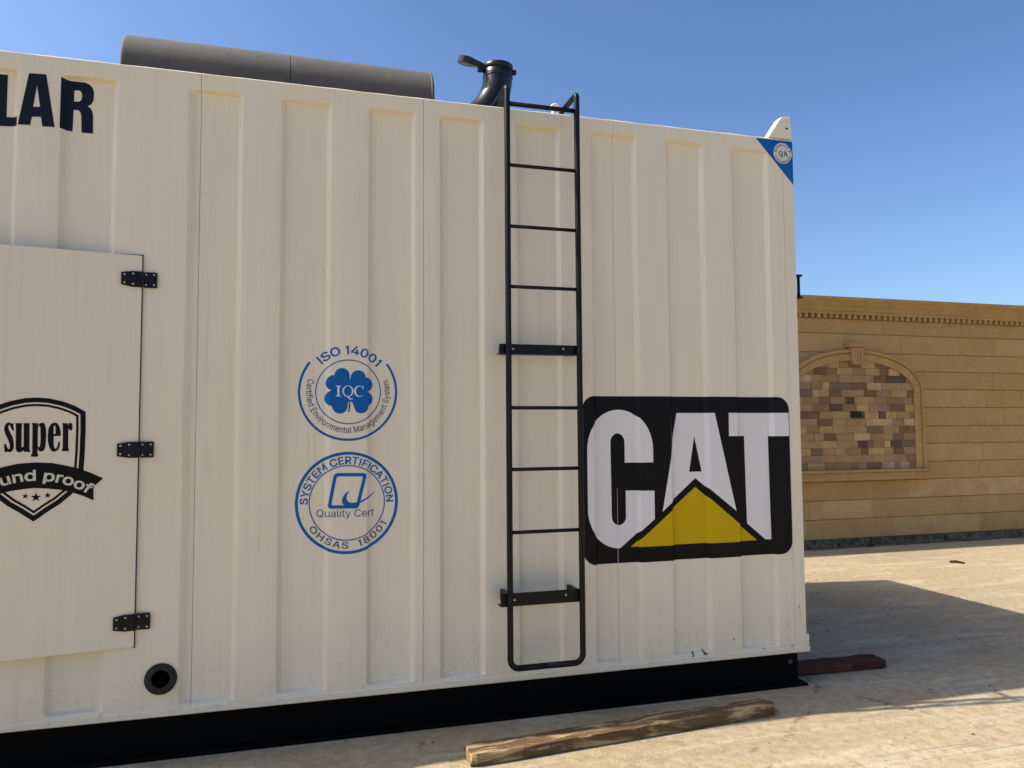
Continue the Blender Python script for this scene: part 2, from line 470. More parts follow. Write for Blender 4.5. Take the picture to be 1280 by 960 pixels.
SUP_P_HOLE = [(-0.4010,1.5240), (-0.3970,1.5320), (-0.3930,1.5260), (-0.3910,1.5040), (-0.3900,1.4630), (-0.3920,1.4380), (-0.3970,1.4350), (-0.4000,1.4440)]
SUP_E = [(-0.3400,1.5430), (-0.3290,1.5410), (-0.3200,1.5260), (-0.3150,1.5040), (-0.3140,1.4850), (-0.3410,1.4850), (-0.3410,1.4570), (-0.3390,1.4370), (-0.3350,1.4280), (-0.3290,1.4270), (-0.3240,1.4370), (-0.3210,1.4570), (-0.3160,1.4580), (-0.3170,1.4370), (-0.3240,1.4220), (-0.3350,1.4160), (-0.3460,1.4180), (-0.3550,1.4350), (-0.3610,1.4630), (-0.3620,1.4900), (-0.3600,1.5180), (-0.3520,1.5370)]
SUP_E_HOLE = [(-0.3410,1.4940), (-0.3410,1.5180), (-0.3400,1.5300), (-0.3370,1.5320), (-0.3340,1.5230), (-0.3330,1.4940)]
SUP_R = [(-0.3080,1.5410), (-0.2870,1.5400), (-0.2870,1.5270), (-0.2820,1.5400), (-0.2760,1.5430), (-0.2710,1.5370), (-0.2690,1.5230), (-0.2710,1.5100), (-0.2760,1.5100), (-0.2820,1.5170), (-0.2850,1.5180), (-0.2840,1.4310), (-0.2810,1.4240), (-0.2810,1.4170), (-0.3060,1.4170), (-0.3060,1.4240), (-0.3030,1.4310), (-0.3050,1.5320)]
SHIELD_R = [(-0.4140,1.6550), (-0.3610,1.6520), (-0.3090,1.6390), (-0.2620,1.6200), (-0.2180,1.5930), (-0.2160,1.5150), (-0.2170,1.4140), (-0.2210,1.3130), (-0.2360,1.2700), (-0.2640,1.2240), (-0.3090,1.1830), (-0.3540,1.1520), (-0.3820,1.1300), (-0.4000,1.1110)]
RIB_TOP = [(-0.4000,1.3690), (-0.3430,1.3650), (-0.2840,1.3510), (-0.2430,1.3390), (-0.1950,1.3190), (-0.1410,1.2910), (-0.1790,1.2540), (-0.1780,1.1930)]
RIB_LOW = [(-0.2170,1.2140), (-0.2580,1.2300), (-0.3110,1.2460), (-0.3680,1.2540), (-0.4040,1.2570)]
STARS = [(-0.4410,1.2230), (-0.4010,1.2160), (-0.3570,1.2230), (-0.4020,1.2370), (-0.4410,1.2360)]
PARA = [(0.2130,1.2900), (0.3760,1.2870), (0.3340,1.1120), (0.1810,1.1160)]
SWOOSH = [(0.2900,1.2050), (0.2760,1.1820), (0.2730,1.1590), (0.2850,1.1440), (0.3080,1.1400), (0.3360,1.1460), (0.3760,1.1650), (0.4270,1.2010), (0.3880,1.1640), (0.3480,1.1420), (0.3140,1.1290), (0.2850,1.1240), (0.2620,1.1310), (0.2510,1.1460), (0.2540,1.1660), (0.2680,1.1880)]

# ------------------------------------------------------------------ ground
def build_ground():
    s = 400.0
    g = mesh_obj('ground', [(-s, -s, 0), (s, -s, 0), (s, s, 0), (-s, s, 0)], [(0, 1, 2, 3)], MAT['ground'])
    tag(g, 'pale dusty concrete yard with sandy stains', 'ground', kind='structure')
build_ground()

# ------------------------------------------------------------------ boundary wall of sandstone with arched niche
WY = 4.30            # face of the stone blocks
def poly_clip(poly, inside, inter):
    out = []
    for i, p in enumerate(poly):
        q = poly[(i + 1) % len(poly)]
        a, b = inside(p), inside(q)
        if a: out.append(p)
        if a != b: out.append(inter(p, q))
    return out

def clip_convex(poly, conv):
    """clip polygon to convex counter-clockwise polygon"""
    for i in range(len(conv)):
        a = conv[i]; b = conv[(i + 1) % len(conv)]
        ex, ez = b[0] - a[0], b[1] - a[1]
        side = lambda p: ex * (p[1] - a[1]) - ez * (p[0] - a[0])
        def inter(p, q):
            s1, s2 = side(p), side(q)
            t = s1 / (s1 - s2)
            return (p[0] + (q[0] - p[0]) * t, p[1] + (q[1] - p[1]) * t)
        poly = poly_clip(poly, lambda p: side(p) >= 0, inter)
        if len(poly) < 3: return []
    return poly

def build_boundary_wall():
    root = empty('boundary_wall', (7.0, WY + 0.15, 0))
    tag(root, 'tan sandstone block wall with arched niche and dentil cornice behind the container', 'wall', kind='thing')
    st = MAT['stone']
    X0, X1 = 1.6, 15.0
    box('wall_core', (X0 - 8, WY + 0.012, 0.0), (X1 + 9, WY + 0.33, 3.06), MAT['mortar'], root)
    V, Fc = [], []
    nx = 900
    for i in range(nx + 1):
        x = X0 - 8 + (X1 + 17 - X0) * i / nx
        a = noise.noise(Vector((x * 2.1, 0.3, 5))); b = noise.noise(Vector((x * 26.0, 4.3, 1)))
        ht = 0.099 + 0.002 * b
        V += [(x, WY + 0.012, ht), (x, WY - 0.02 - 0.006 * b, ht - 0.004), (x, WY - 0.028 - 0.008 * b, 0.06 + 0.01 * a), (x, WY - 0.05 - 0.02 * a - 0.008 * b, 0.016 + 0.006 * b), (x, WY - 0.12 - 0.06 * a - 0.015 * b, -0.004)]
    for i in range(nx):
        for k in range(4):
            Fc.append((i * 5 + k, i * 5 + k + 1, (i + 1) * 5 + k + 1, (i + 1) * 5 + k))
    mesh_obj('plinth', V, Fc, MAT['plinth'], root, True)
    cx, hw_i, sp, rise = 6.935, 0.905, 1.95, 0.40
    zc = [0.103, 0.345, 0.582, 0.818, 1.047, 1.283, 1.512, 1.754, 1.994, 2.227, 2.454, 2.699, 2.89]
    rng = random.Random(11)
    for i in range(len(zc) - 1):
        x = X0 - rng.uniform(0.1, 0.8)
        while x < X1:
            L = rng.choice([0.62, 0.78, 0.95, 1.1, 1.3, 1.5])
            a, b = x, x + L
            x = b
            lo, hi = zc[i], zc[i + 1]
            if hi < 2.05 and lo > 0.9 and a > cx - 0.98 and b < cx + 0.98:
                continue
            dp = rng.uniform(-0.0015, 0.0015)
            bm = bmesh.new()
            bm_box(bm, (a + 0.0005, WY + dp, lo + 0.0042), (b - 0.0005, WY + 0.02, hi - 0.0042), 0.0025)
            bm_obj('stone_block', bm, st, root)
    # dentils (about 5 px each) joined, cornice stones one by one
    bm = bmesh.new()
    x = X0
    while x < X1:
        bm_box(bm, (x, WY - 0.045, 2.889), (x + 0.05, WY + 0.02, 2.94))
        x += 0.092
    tag(bm_obj('dentil_course', bm, st, root), kind='stuff')
    prof = [(0.02, 2.9405), (-0.055, 2.9405), (-0.055, 2.975), (-0.075, 2.985), (-0.075, 3.03), (-0.10, 3.05), (-0.10, 3.085), (-0.135, 3.115), (-0.135, 3.15), (0.34, 3.165), (0.34, 3.062), (0.02, 3.062)]
    x = X0
    while x < X1:
        L = rng.uniform(0.9, 1.35)
        bm = bmesh.new()
        r = [[bm.verts.new((xx, WY + y, z)) for y, z in prof] for xx in (x + 0.0015, x + L - 0.0015)]
        n = len(prof)
        for k in range(n):
            bm.faces.new((r[0][k], r[0][(k + 1) % n], r[1][(k + 1) % n], r[1][k]))
        bm.faces.new(r[0][::-1]); bm.faces.new(r[1])
        bmesh.ops.recalc_face_normals(bm, faces=bm.faces)
        bm_obj('cornice_stone', bm, st, root)
        x += L
    # niche: split-stone mosaic in an arched frame
    niche = sub_empty('arched_niche', root)
    niche['label'] = 'arched niche filled with brown, pink and grey split stones'
    arch = [(cx - hw_i, 0.962), (cx + hw_i, 0.962)]
    NA = 28
    for k in range(NA + 1):
        t = math.pi * k / NA
        arch.append((cx + hw_i * math.cos(t), sp + rise * math.sin(t)))
    yb = WY - 0.012
    prism('niche_back', [(x, z) for x, z in arch], yb, WY + 0.011, MAT['mortar'], niche)
    rows = [0.962 + 0.0925 * k for k in range(16)]
    for i, z in enumerate(rows):
        x = cx - hw_i - rng.uniform(0.0, 0.2)
        while x < cx + hw_i:
            L = rng.choice([0.10, 0.14, 0.17, 0.19, 0.19, 0.22, 0.25, 0.32])
            a, b = x, x + L
            x = b
            quad = [(a + 0.0015, z + 0.0015), (b - 0.0015, z + 0.0015), (b - 0.0015, z + 0.091), (a + 0.0015, z + 0.091)]
            pol = clip_convex(quad, arch)
            if len(pol) < 3: continue
            if max(p[0] for p in pol) - min(p[0] for p in pol) < 0.02: continue
            prism('mosaic_stone', pol, yb - rng.uniform(0.006, 0.02), yb + 0.004, MAT['mosaic'], niche)
    box('niche_slot', (6.85, yb - 0.028, 1.626), (7.01, yb - 0.001, 1.704), MAT['dark_gap'], niche, 0.004)
    # mouldings: profile (distance outwards from the inner edge, how proud)
    mp = [(0.0, 0.0), (0.0, 0.035), (0.012, 0.042), (0.085, 0.042), (0.09, 0.03), (0.098, 0.03), (0.104, 0.058), (0.135, 0.058), (0.142, 0.045), (0.142, 0.0)]
    def sweep(name, pts, nrm):
        bm = bmesh.new()
        rr = []
        for (x, z), (nx, nz) in zip(pts, nrm):
            rr.append([bm.verts.new((x + nx * d, WY - 0.012 - h if h > 0 else WY + 0.005, z + nz * d)) for d, h in mp])
        m = len(mp)
        for a, b in zip(rr, rr[1:]):
            for k in range(m):
                bm.faces.new((a[k], a[(k + 1) % m], b[(k + 1) % m], b[k]))
        bm.faces.new(rr[0][::-1]); bm.faces.new(rr[-1])
        bmesh.ops.recalc_face_normals(bm, faces=bm.faces)
        return bm_obj(name, bm, st, niche)
    def seg(t0, t1, n=12):
        P, N = [], []
        for k in range(n + 1):
            t = t0 + (t1 - t0) * k / n
            P.append((cx + hw_i * math.cos(t), sp + rise * math.sin(t)))
            v = Vector((math.cos(t) / hw_i, math.sin(t) / rise)).normalized()
            N.append((v.x, v.y))
        return P, N
    e = 0.0015
    for s in (1, -1):
        zz = [0.966, 1.45 - e]
        sweep('jamb_moulding', [(cx + s * hw_i, z) for z in zz], [(s, 0)] * 2)
        zz = [1.45 + e, sp - e]
        sweep('jamb_moulding', [(cx + s * hw_i, z) for z in zz], [(s, 0)] * 2)
    cuts = [0.002, 0.50, 1.0, math.pi / 2 - 0.06]
    for a, b in zip(cuts, cuts[1:]):
        for s in (0, 1):
            t0, t1 = (a + e, b - e) if s == 0 else (math.pi - b + e, math.pi - a - e)
            sweep('arch_stone', *seg(t0, t1))
    ks = sub_empty('keystone', root)
    prism('keystone_block', [(cx - 0.065, 2.30), (cx + 0.065, 2.30), (cx + 0.098, 2.515), (cx - 0.098, 2.515)], WY - 0.105, WY + 0.004, st, ks, 0.006)
    for d in (-0.034, 0.0, 0.034):
        prism('keystone_flute', [(cx + d * 0.8 - 0.009, 2.325), (cx + d * 0.8 + 0.009, 2.325), (cx + d * 1.15 + 0.012, 2.465), (cx + d * 1.15 - 0.012, 2.465)], WY - 0.117, WY - 0.1, st, ks, 0.003)
    box('keystone_cap', (cx - 0.125, WY - 0.13, 2.517), (cx + 0.125, WY + 0.004, 2.568), st, ks, 0.008)
    sl = sub_empty('niche_sill', root)
    box('sill_slab', (cx - 1.115, WY - 0.115, 0.93), (cx + 1.115, WY + 0.004, 0.9625), st, sl, 0.006)
    prism('sill_moulding', [(cx - 1.03, 0.828), (cx + 1.03, 0.828), (cx + 1.085, 0.928), (cx - 1.085, 0.928)], WY - 0.085, WY + 0.003, st, sl, 0.005)
build_boundary_wall()

# ------------------------------------------------------------------ generator container: pressed wall surface
WALL_TOP, WALL_BOT = 3.24, 0.2
XL, XR, DEPTH = -5.2, 2.92, 2.82
RD = 0.024
RECESS = [(-1.036, -1.008, -0.823, -0.798), (-0.486, -0.445, -0.262, -0.236), (-0.054, -0.022, 0.160, 0.189), (0.374, 0.400, 0.583, 0.616),
          (0.745, 0.771, 0.955, 0.984), (1.166, 1.190, 1.385, 1.418), (1.598, 1.620, 1.842, 1.877), (2.064, 2.087, 2.269, 2.307), (2.493, 2.517, 2.701, 2.742)]
RECESS = [(a, a + (0.034 if a == -0.486 else 0.0235), d - 0.0225, d) for a, b, c, d in RECESS]
_x = -1.208
while _x > XL + 0.3:
    RECESS.insert(0, (_x - 0.240, _x - 0.2165, _x - 0.0225, _x))
    _x -= 0.43
ZR = (0.238, 0.252, 3.151, 3.163)
_ROUND = 0.06
def ease(t):
    a = _ROUND
    if t <= 0: return 0.0
    if t >= 1: return 1.0
    if t < a: return t * t / (2 * a * (1 - a))
    if t > 1 - a: return 1 - (1 - t) ** 2 / (2 * a * (1 - a))
    return (t - a / 2) / (1 - a)
def trap(v, q):
    a, b, c, d = q
    return min(ease((v - a) / (b - a)), ease((d - v) / (d - c)))
def wall_y(u, z):
    s = 0.0
    for q in RECESS:
        if q[0] <= u <= q[3]:
            s = trap(u, q)
            break
    y = RD * s * trap(z, ZR)
    if 0.2 < z < 3.24:
        w = noise.noise(Vector((u * 1.7, z * 0.9, 3.1))) * 0.0022 + noise.noise(Vector((u * 4.1, z * 2.3, 8.7))) * 0.0007
        w += noise.noise(Vector((u * 9.0, z * 1.1, 21.3))) * 0.0006
        y += w * min(1.0, (3.24 - z) * 6, (z - 0.2) * 6)
    return y
TS = (0.0, 0.02, 0.06, 0.35, 0.65, 0.94, 0.98, 1.0)
def u_lines(a, b):
    L = set()
    for q in RECESS:
        for t in TS:
            L.add(q[0] + (q[1] - q[0]) * t); L.add(q[2] + (q[3] - q[2]) * t)
    v = XL
    while v < XR:
        if not any(q[0] - 0.01 < v < q[1] + 0.01 or q[2] - 0.01 < v < q[3] + 0.01 for q in RECESS): L.add(v)
        v += 0.058
    return sorted(x for x in L if a + 1e-4 < x < b - 1e-4)
def z_lines():
    L = {WALL_BOT, WALL_TOP}
    for t in TS:
        L.add(ZR[0] + (ZR[1] - ZR[0]) * t); L.add(ZR[2] + (ZR[3] - ZR[2]) * t)
    L |= {0.36 + 0.105 * k for k in range(26)}
    return sorted(L)
ZL = z_lines()

gen = empty('generator_container', ((XL + XR) / 2, DEPTH / 2, 0))
tag(gen, 'cream corrugated generator container with black ladder, black base and logo stickers', 'generator')
cream = MAT['cream']

def wall_panel(ua, ub):
    us = [ua] + u_lines(ua, ub) + [ub]
    V, Fc = [], []
    cols = []
    def col(u, push=0.0):
        c = []
        for z in ZL:
            c.append(len(V)); V.append((u, wall_y(u, z) + push, z))
        return c
    for u in us: cols.append(col(u))
    strips = [cols, [col(us[0], 0.02), col(us[0])], [col(us[-1]), col(us[-1], 0.02)]]   # returns have their own vertices: sharp edge
    for st in strips:
        for a, b in zip(st, st[1:]):
            for k in range(len(ZL) - 1):
                Fc.append((a[k], b[k], b[k + 1], a[k + 1]))
    return mesh_obj('wall_panel', V, Fc, cream, gen, True)

SEAMS = [XL, -3.75, -2.52, -0.431, 0.659, 1.741, 2.845, XR]
for a, b in zip(SEAMS, SEAMS[1:]):
    wall_panel(a + (0.0009 if a != XL else 0), b - (0.0009 if b != XR else 0))
box('seam_shade_backing', (XL + 0.03, 0.052, 0.22), (XR - 0.031, 0.07, 3.22), MAT['dark_gap'], gen)  # dark backing sheet, stands in for shade inside the panel seams
box('end_wall', (XR - 0.03, 0.0125, 0.2), (XR + 0.0005, DEPTH, 3.235), cream, gen)
box('end_wall', (XL - 0.0005, 0.0125, 0.2), (XL + 0.03, DEPTH, 3.235), cream, gen)
box('back_wall', (XL + 0.031, DEPTH - 0.03, 0.2), (XR - 0.031, DEPTH - 0.001, 3.235), cream, gen)
def roof():
    V, Fc = [], []
    n = 160
    for i in range(n + 1):
        x = XL - 0.004 + (XR - XL + 0.008) * i / n
        w = noise.noise(Vector((x * 7.0, 2.0, 0))) * 0.0035
        V += [(x, 0.0025 + abs(w) * 0.5, 3.2365), (x, -0.001, 3.2405), (x, 0.004, 3.2455 + w), (x, 0.05, 3.2500), (x, DEPTH, 3.2500), (x, DEPTH, 3.2365)]
    for i in range(n):
        for k in range(6):
            Fc.append((i * 6 + k, (i + 1) * 6 + k, (i + 1) * 6 + (k + 1) % 6, i * 6 + (k + 1) % 6))
    Fc += [tuple(range(5, -1, -1)), tuple(n * 6 + k for k in range(6))]
    mi = [0] * len(Fc)
    for i in range(n): mi[i * 6 + 3] = 1
    return mesh_obj('roof', V, Fc, None, gen, mats=[cream, MAT['roof_dark']], midx=mi)
roof()
box('bottom_rail', (XL - 0.012, -0.005, 0.192), (XR + 0.022, 0.09, 0.226), cream, gen, 0.004)
box('corner_foot', (XR + 0.001, -0.002, 0.2265), (XR + 0.021, 0.10, 0.295), cream, gen, 0.006)
gus = prism('corner_gusset', [(2.752, 3.251), (2.84, 3.376), (2.852, 3.386), (2.912, 3.391), (2.9185, 3.251)], 0.002, 0.06, cream, gen, 0.003)
prism('lifting_slot', [(2.875, 3.312), (2.893, 3.311), (2.893, 3.319), (2.875, 3.320)], -0.0005, 0.012, MAT['dark_gap'], gus)
# black skid base under the container
sk = sub_empty('skid_base', gen)
box('beam_web', (XL, 0.055, 0.018), (2.895, 0.075, 0.1915), MAT['black'], sk)
box('beam_flange', (XL - 0.03, -0.012, 0.002), (2.915, 0.16, 0.017), MAT['black'], sk, 0.002)
box('beam_web', (XL, DEPTH - 0.07, 0.018), (2.895, DEPTH - 0.05, 0.1915), MAT['black'], sk)
box('beam_flange', (XL - 0.03, DEPTH - 0.15, 0.002), (2.915, DEPTH + 0.02, 0.017), MAT['black'], sk, 0.002)
for xx in (XL + 0.01, -2.5, 0.2, 2.86):
    box('cross_beam', (xx, 0.076, 0.018), (xx + 0.03, DEPTH - 0.071, 0.1915), MAT['black'], sk)
bm = bmesh.new()
bm_tube(bm, [(2.845, 0.0555, 0.125), (2.845, 0.053, 0.125)], 0.014, 16)
bmesh.ops.recalc_face_normals(bm, faces=bm.faces)
bm_obj('shackle_hole', bm, MAT['plinth'], sk)
# black latch on the far corner of the end wall
lt = sub_empty('end_door_latch', gen)
tube('latch_rod', [(XR + 0.052, 0.05, 2.29), (XR + 0.052, 0.05, 2.425)], 0.009, MAT['ladder'], lt)
for z in (2.285, 2.418):
    box('latch_plate', (XR + 0.001, 0.03, z), (XR + 0.068, 0.075, z + 0.012), MAT['ladder'], lt, 0.002)

# ------------------------------------------------------------------ decals: flat vinyl that follows the pressed sheet
# letter outlines (thousandths of the type size): advance, closed loops
FONT = {
    '0': (453, ['227,-7 191,-3 158,7 130,24 105,48 85,77 69,113 57,155 50,202 48,254 50,306 57,353 69,395 85,431 106,461 130,484 159,502 191,512 227,516 262,512 295,502 323,484 348,461 368,431 384,395 396,353 403,306 405,254 403,202 396,155 384,113 368,77 348,48 323,24 295,7 263,-3', '227,50 250,52 271,60 290,74 306,92 320,116 330,144 338,176 342,213 344,254 342,295 338,332 330,365 320,393 306,416 290,435 271,449 250,457 227,460 203,457 182,449 163,435 147,416 134,393 123,365 115,332 111,295 109,254 111,213 115,176 123,144 134,116 147,92 163,74 182,60 203,52']),
    '1': (285, ['201,0 201,509 150,509 120,462 62,430 62,376 100,388 136,412 136,0']),
    '4': (453, ['40,105 40,158 247,509 311,509 109,166 109,163 413,163 413,105', '282,0 282,121 282,146 282,318 343,318 343,0']),
    '8': (453, ['226,-7 193,-5 163,1 136,11 111,25 91,42 74,62 62,84 54,109 52,135 53,156 58,176 65,195 75,212 87,228 101,241 117,252 134,260 153,265 153,267 129,276 109,289 93,308 80,330 73,354 70,380 73,405 79,429 90,450 106,469 124,485 146,498 170,508 197,514 226,516 255,514 282,508 306,498 328,485 346,469 361,450 373,429 379,405 382,380 379,354 372,330 359,308 343,289 323,276 300,267 300,265 319,260 335,252 351,241 365,228 377,212 387,195 395,176 399,156 401,135 398,109 391,84 378,62 362,42 341,25 317,11 289,1 259,-5', '226,49 248,50 267,54 285,60 300,69 313,79 323,91 331,106 335,121 337,139 335,157 330,173 322,189 312,202 298,213 283,223 265,230 247,234 226,235 206,234 187,230 169,223 154,213 140,202 130,189 122,173 117,157 115,139 117,121 121,106 129,91 139,79 152,69 167,60 185,54 205,50', '226,290 274,300 287,308 298,318 307,330 314,344 318,359 319,376 318,392 314,407 308,420 299,432 288,442 275,449 226,460 177,449 164,442 153,432 145,420 138,407 134,392 133,376 134,359 138,344 145,330 154,318 165,308 178,300']),
    'A': (480, ['16,0 201,509 276,509 463,0 395,0 287,302 264,372 232,478 245,478 213,371 191,302 85,0', '110,142 110,199 370,199 370,142']),
    'C': (510, ['267,-7 225,-3 186,7 150,25 119,49 92,79 70,115 53,157 44,203 40,254 44,305 53,352 70,393 92,429 119,459 150,484 186,501 225,512 267,516 340,504 362,496 383,485 402,471 419,456 435,438 448,418 459,397 467,373 473,348 408,348 389,395 357,428 315,449 267,456 237,453 209,445 184,432 161,414 141,391 125,364 113,332 106,295 103,254 106,213 113,177 125,145 141,117 161,94 184,76 210,63 237,56 267,53 315,60 357,81 389,114 408,160 473,160 467,135 459,112 448,91 435,71 420,53 402,38 383,24 363,13 341,5 317,-2 293,-6']),
    'E': (419, ['60,0 60,509 372,509 372,452 125,452 125,286 355,286 355,229 125,229 125,57 375,57 375,0']),
    'F': (410, ['60,0 60,509 369,509 369,452 125,452 125,278 346,278 346,221 125,221 125,0']),
    'H': (517, ['60,0 60,509 125,509 125,289 392,289 392,509 457,509 457,0 392,0 392,232 125,232 125,0']),
    'I': (205, ['70,0 70,509 135,509 135,0']),
    'L': (393, ['60,0 60,509 125,509 125,57 361,57 361,0']),
    'M': (628, ['60,0 60,509 152,509 277,187 287,159 299,123 311,84 322,49 307,49 318,83 330,121 342,158 352,187 476,509 568,509 568,0 504,0 504,291 504,327 505,369 506,413 507,457 513,457 498,409 482,363 467,322 456,291 342,0 286,0 170,291 159,321 145,361 129,408 112,457 119,457 120,416 121,372 122,328 122,291 122,0']),
    'N': (523, ['60,0 60,509 136,509 343,183 363,151 388,107 414,55 405,54 401,108 399,157 399,195 399,509 463,509 463,0 387,0 202,290 177,331 148,381 108,452 119,454 122,384 124,328 125,291 125,0']),
    'O': (533, ['267,-7 225,-3 186,7 150,25 119,49 92,79 70,115 53,157 44,203 40,254 44,305 53,352 70,393 92,429 119,459 150,484 186,501 225,512 267,516 309,512 348,501 384,484 415,459 442,429 464,393 480,352 490,305 493,254 490,203 480,157 464,115 442,79 415,49 384,25 348,7 309,-3', '267,53 296,55 324,63 349,76 372,94 392,116 408,144 420,176 428,213 430,254 428,295 420,332 408,365 392,392 372,415 349,433 324,446 296,453 267,456 237,453 210,445 184,433 161,415 142,392 125,364 113,332 106,295 103,254 106,213 113,176 125,144 142,117 161,94 184,76 210,63 237,55']),
    'Q': (533, ['245,159 313,159 369,85 384,65 468,-48 401,-48 346,27 331,46', '267,-7 225,-3 186,7 150,25 119,49 92,79 70,115 53,157 44,203 40,254 44,305 53,352 70,393 92,429 119,459 150,484 186,501 225,512 267,516 309,512 348,501 384,484 415,459 442,429 464,393 480,352 490,305 493,254 490,203 480,157 464,115 442,79 415,49 384,25 348,7 309,-3', '267,53 296,55 324,63 349,76 372,94 392,116 408,144 420,176 428,213 430,254 428,295 420,332 408,365 392,392 372,415 349,433 324,446 296,453 267,456 237,453 210,445 184,433 161,415 142,392 125,364 113,332 106,295 103,254 106,213 113,176 125,144 142,117 161,94 184,76 210,63 237,55']),
    'R': (449, ['60,0 60,509 236,509 273,506 305,500 333,489 356,473 376,455 390,433 401,408 407,381 409,352 407,323 401,296 390,271 376,250 356,232 333,217 305,206 273,200 236,198 96,198 96,255 234,255 258,256 280,260 298,267 313,276 325,287 334,300 340,316 344,333 345,352 344,371 340,389 334,405 325,419 313,430 298,440 279,446 258,451 233,452 125,452 125,0', '353,0 230,229 303,229 428,0']),
    'S': (447, ['224,-9 188,-7 156,-1 128,9 102,23 81,40 64,60 51,83 42,109 38,137 104,137 108,118 114,102 123,88 136,76 150,66 166,59 224,49 246,50 267,54 286,60 303,69 317,79 329,92 338,106 344,122 346,139 344,154 340,168 332,179 296,205 245,222 184,239 145,253 112,269 86,289 67,313 56,341 52,372 54,400 62,425 75,448 92,468 113,484 138,498 165,508 195,514 227,516 259,514 289,508 316,498 340,484 360,468 377,449 390,427 398,403 401,378 337,378 332,402 320,421 302,437 280,449 254,456 225,459 204,457 185,454 167,448 152,440 139,430 129,418 121,405 117,391 115,376 117,359 122,345 131,334 169,308 212,293 264,279 312,264 359,238 395,198 402,180 407,161 408,139 406,112 399,87 386,64 370,43 349,25 323,11 294,0 261,-7']),
    'T': (449, ['32,452 32,509 417,509 417,452 257,452 257,0 193,0 193,452']),
    'U': (517, ['259,-8 220,-6 186,2 154,15 126,33 103,55 85,80 71,108 63,140 60,173 60,509 124,509 124,178 126,155 132,133 141,113 153,95 169,80 187,68 208,59 232,53 259,52 285,53 309,59 331,68 349,80 364,95 377,113 385,133 391,155 393,178 393,509 457,509 457,173 454,140 446,108 433,80 414,55 391,33 363,15 332,2 297,-6']),
    'Y': (472, ['203,0 203,208 16,509 91,509 192,344 222,292 250,230 224,230 251,293 280,344 381,509 455,509 268,208 268,0']),
    'a': (389, ['160,-9 137,-7 115,-3 94,5 76,15 60,29 48,45 38,63 32,84 30,108 32,128 36,146 43,161 53,174 64,184 78,193 125,211 178,220 234,227 265,235 271,240 274,246 276,255 276,257 267,297 240,322 196,331 149,322 118,301 100,274 41,291 51,313 64,331 79,346 95,358 114,368 133,375 194,384 239,379 286,360 300,350 312,336 322,320 330,301 335,278 337,251 337,0 277,0 277,52 272,52 252,25 215,1', '170,45 192,47 211,51 228,59 242,68 254,80 263,93 270,108 274,122 276,138 276,190 259,182 231,176 200,171 175,168 134,159 103,139 97,130 93,118 92,105 102,72 130,52']),
    'd': (424, ['195,-8 165,-6 137,3 111,16 89,34 70,57 55,84 43,116 36,151 34,189 36,227 43,261 55,293 70,320 89,342 112,361 137,374 165,382 196,384 218,383 237,379 253,373 287,346 306,319 311,319 311,509 372,509 372,0 313,0 313,59 307,59 287,31 252,4 236,-3 217,-7', '205,47 226,49 246,55 263,65 278,78 290,95 299,115 306,138 310,162 312,189 310,216 306,241 300,263 290,282 278,299 263,312 246,322 227,328 205,330 182,328 162,322 145,311 130,298 118,281 108,261 102,239 98,215 96,189 98,163 102,139 109,117 118,97 130,80 145,66 162,55 182,49']),
    'e': (404, ['212,-8 177,-5 145,3 117,16 92,35 72,58 56,85 44,116 37,150 34,187 36,224 44,258 55,290 71,317 91,340 115,359 142,373 172,382 205,384 266,374 285,366 303,355 319,341 334,324 347,305 357,282 365,256 370,227 371,194 371,169 75,169 75,221 338,221 310,202 308,226 304,248 298,269 288,286 277,301 263,314 246,323 227,328 205,330 183,328 164,323 146,313 131,301 119,286 109,270 102,251 97,231 96,211 96,178 98,151 102,127 110,106 121,88 135,73 151,61 169,53 190,48 212,46 254,53 285,73 306,105 365,91 358,72 348,55 335,39 320,26 302,14 283,4 261,-3 237,-7']),
    'f': (254, ['228,379 228,327 6,327 6,379', '81,0 81,432 82,452 87,470 96,486 107,499 120,510 135,519 187,530 222,527 243,521 227,468 215,472 195,474 178,472 164,468 154,460 147,449 143,435 142,419 142,0']),
    'g': (425, ['207,-151 180,-149 156,-146 134,-140 82,-110 51,-69 101,-41 122,-66 154,-88 207,-97 236,-95 261,-87 282,-75 298,-58 308,-34 311,-6 311,68 306,68 287,41 252,16 236,10 217,6 195,5 165,7 138,14 113,27 90,43 71,65 55,90 43,120 36,154 34,191 36,229 43,263 55,293 71,320 90,342 112,361 138,374 166,382 196,384 218,383 237,379 253,373 288,346 308,319 313,319 313,379 372,379 372,-9 370,-40 363,-67 350,-90 334,-109 314,-124 291,-136 265,-144 237,-149', '205,59 227,61 246,66 264,75 278,87 290,103 300,121 307,142 311,166 312,193 311,219 307,242 300,264 291,283 279,299 264,312 247,322 227,328 205,330 182,328 163,322 145,312 130,298 118,282 109,262 102,241 98,218 96,193 98,167 102,144 109,123 118,104 131,88 145,76 163,66 183,61']),
    'i': (167, ['53,0 53,379 114,379 114,0', '84,443 73,444 63,448 54,455 47,463 43,472 41,483 43,494 47,504 54,512 63,518 73,522 84,524 95,522 105,518 114,512 121,504 125,494 126,483 125,472 121,463 114,455 105,448 95,444']),
    'l': (189, ['139,-2 112,0 91,8 74,20 62,37 55,59 53,84 53,509 114,509 114,99 120,62 126,57 135,53 146,52 160,53 170,54 181,3 162,-1']),
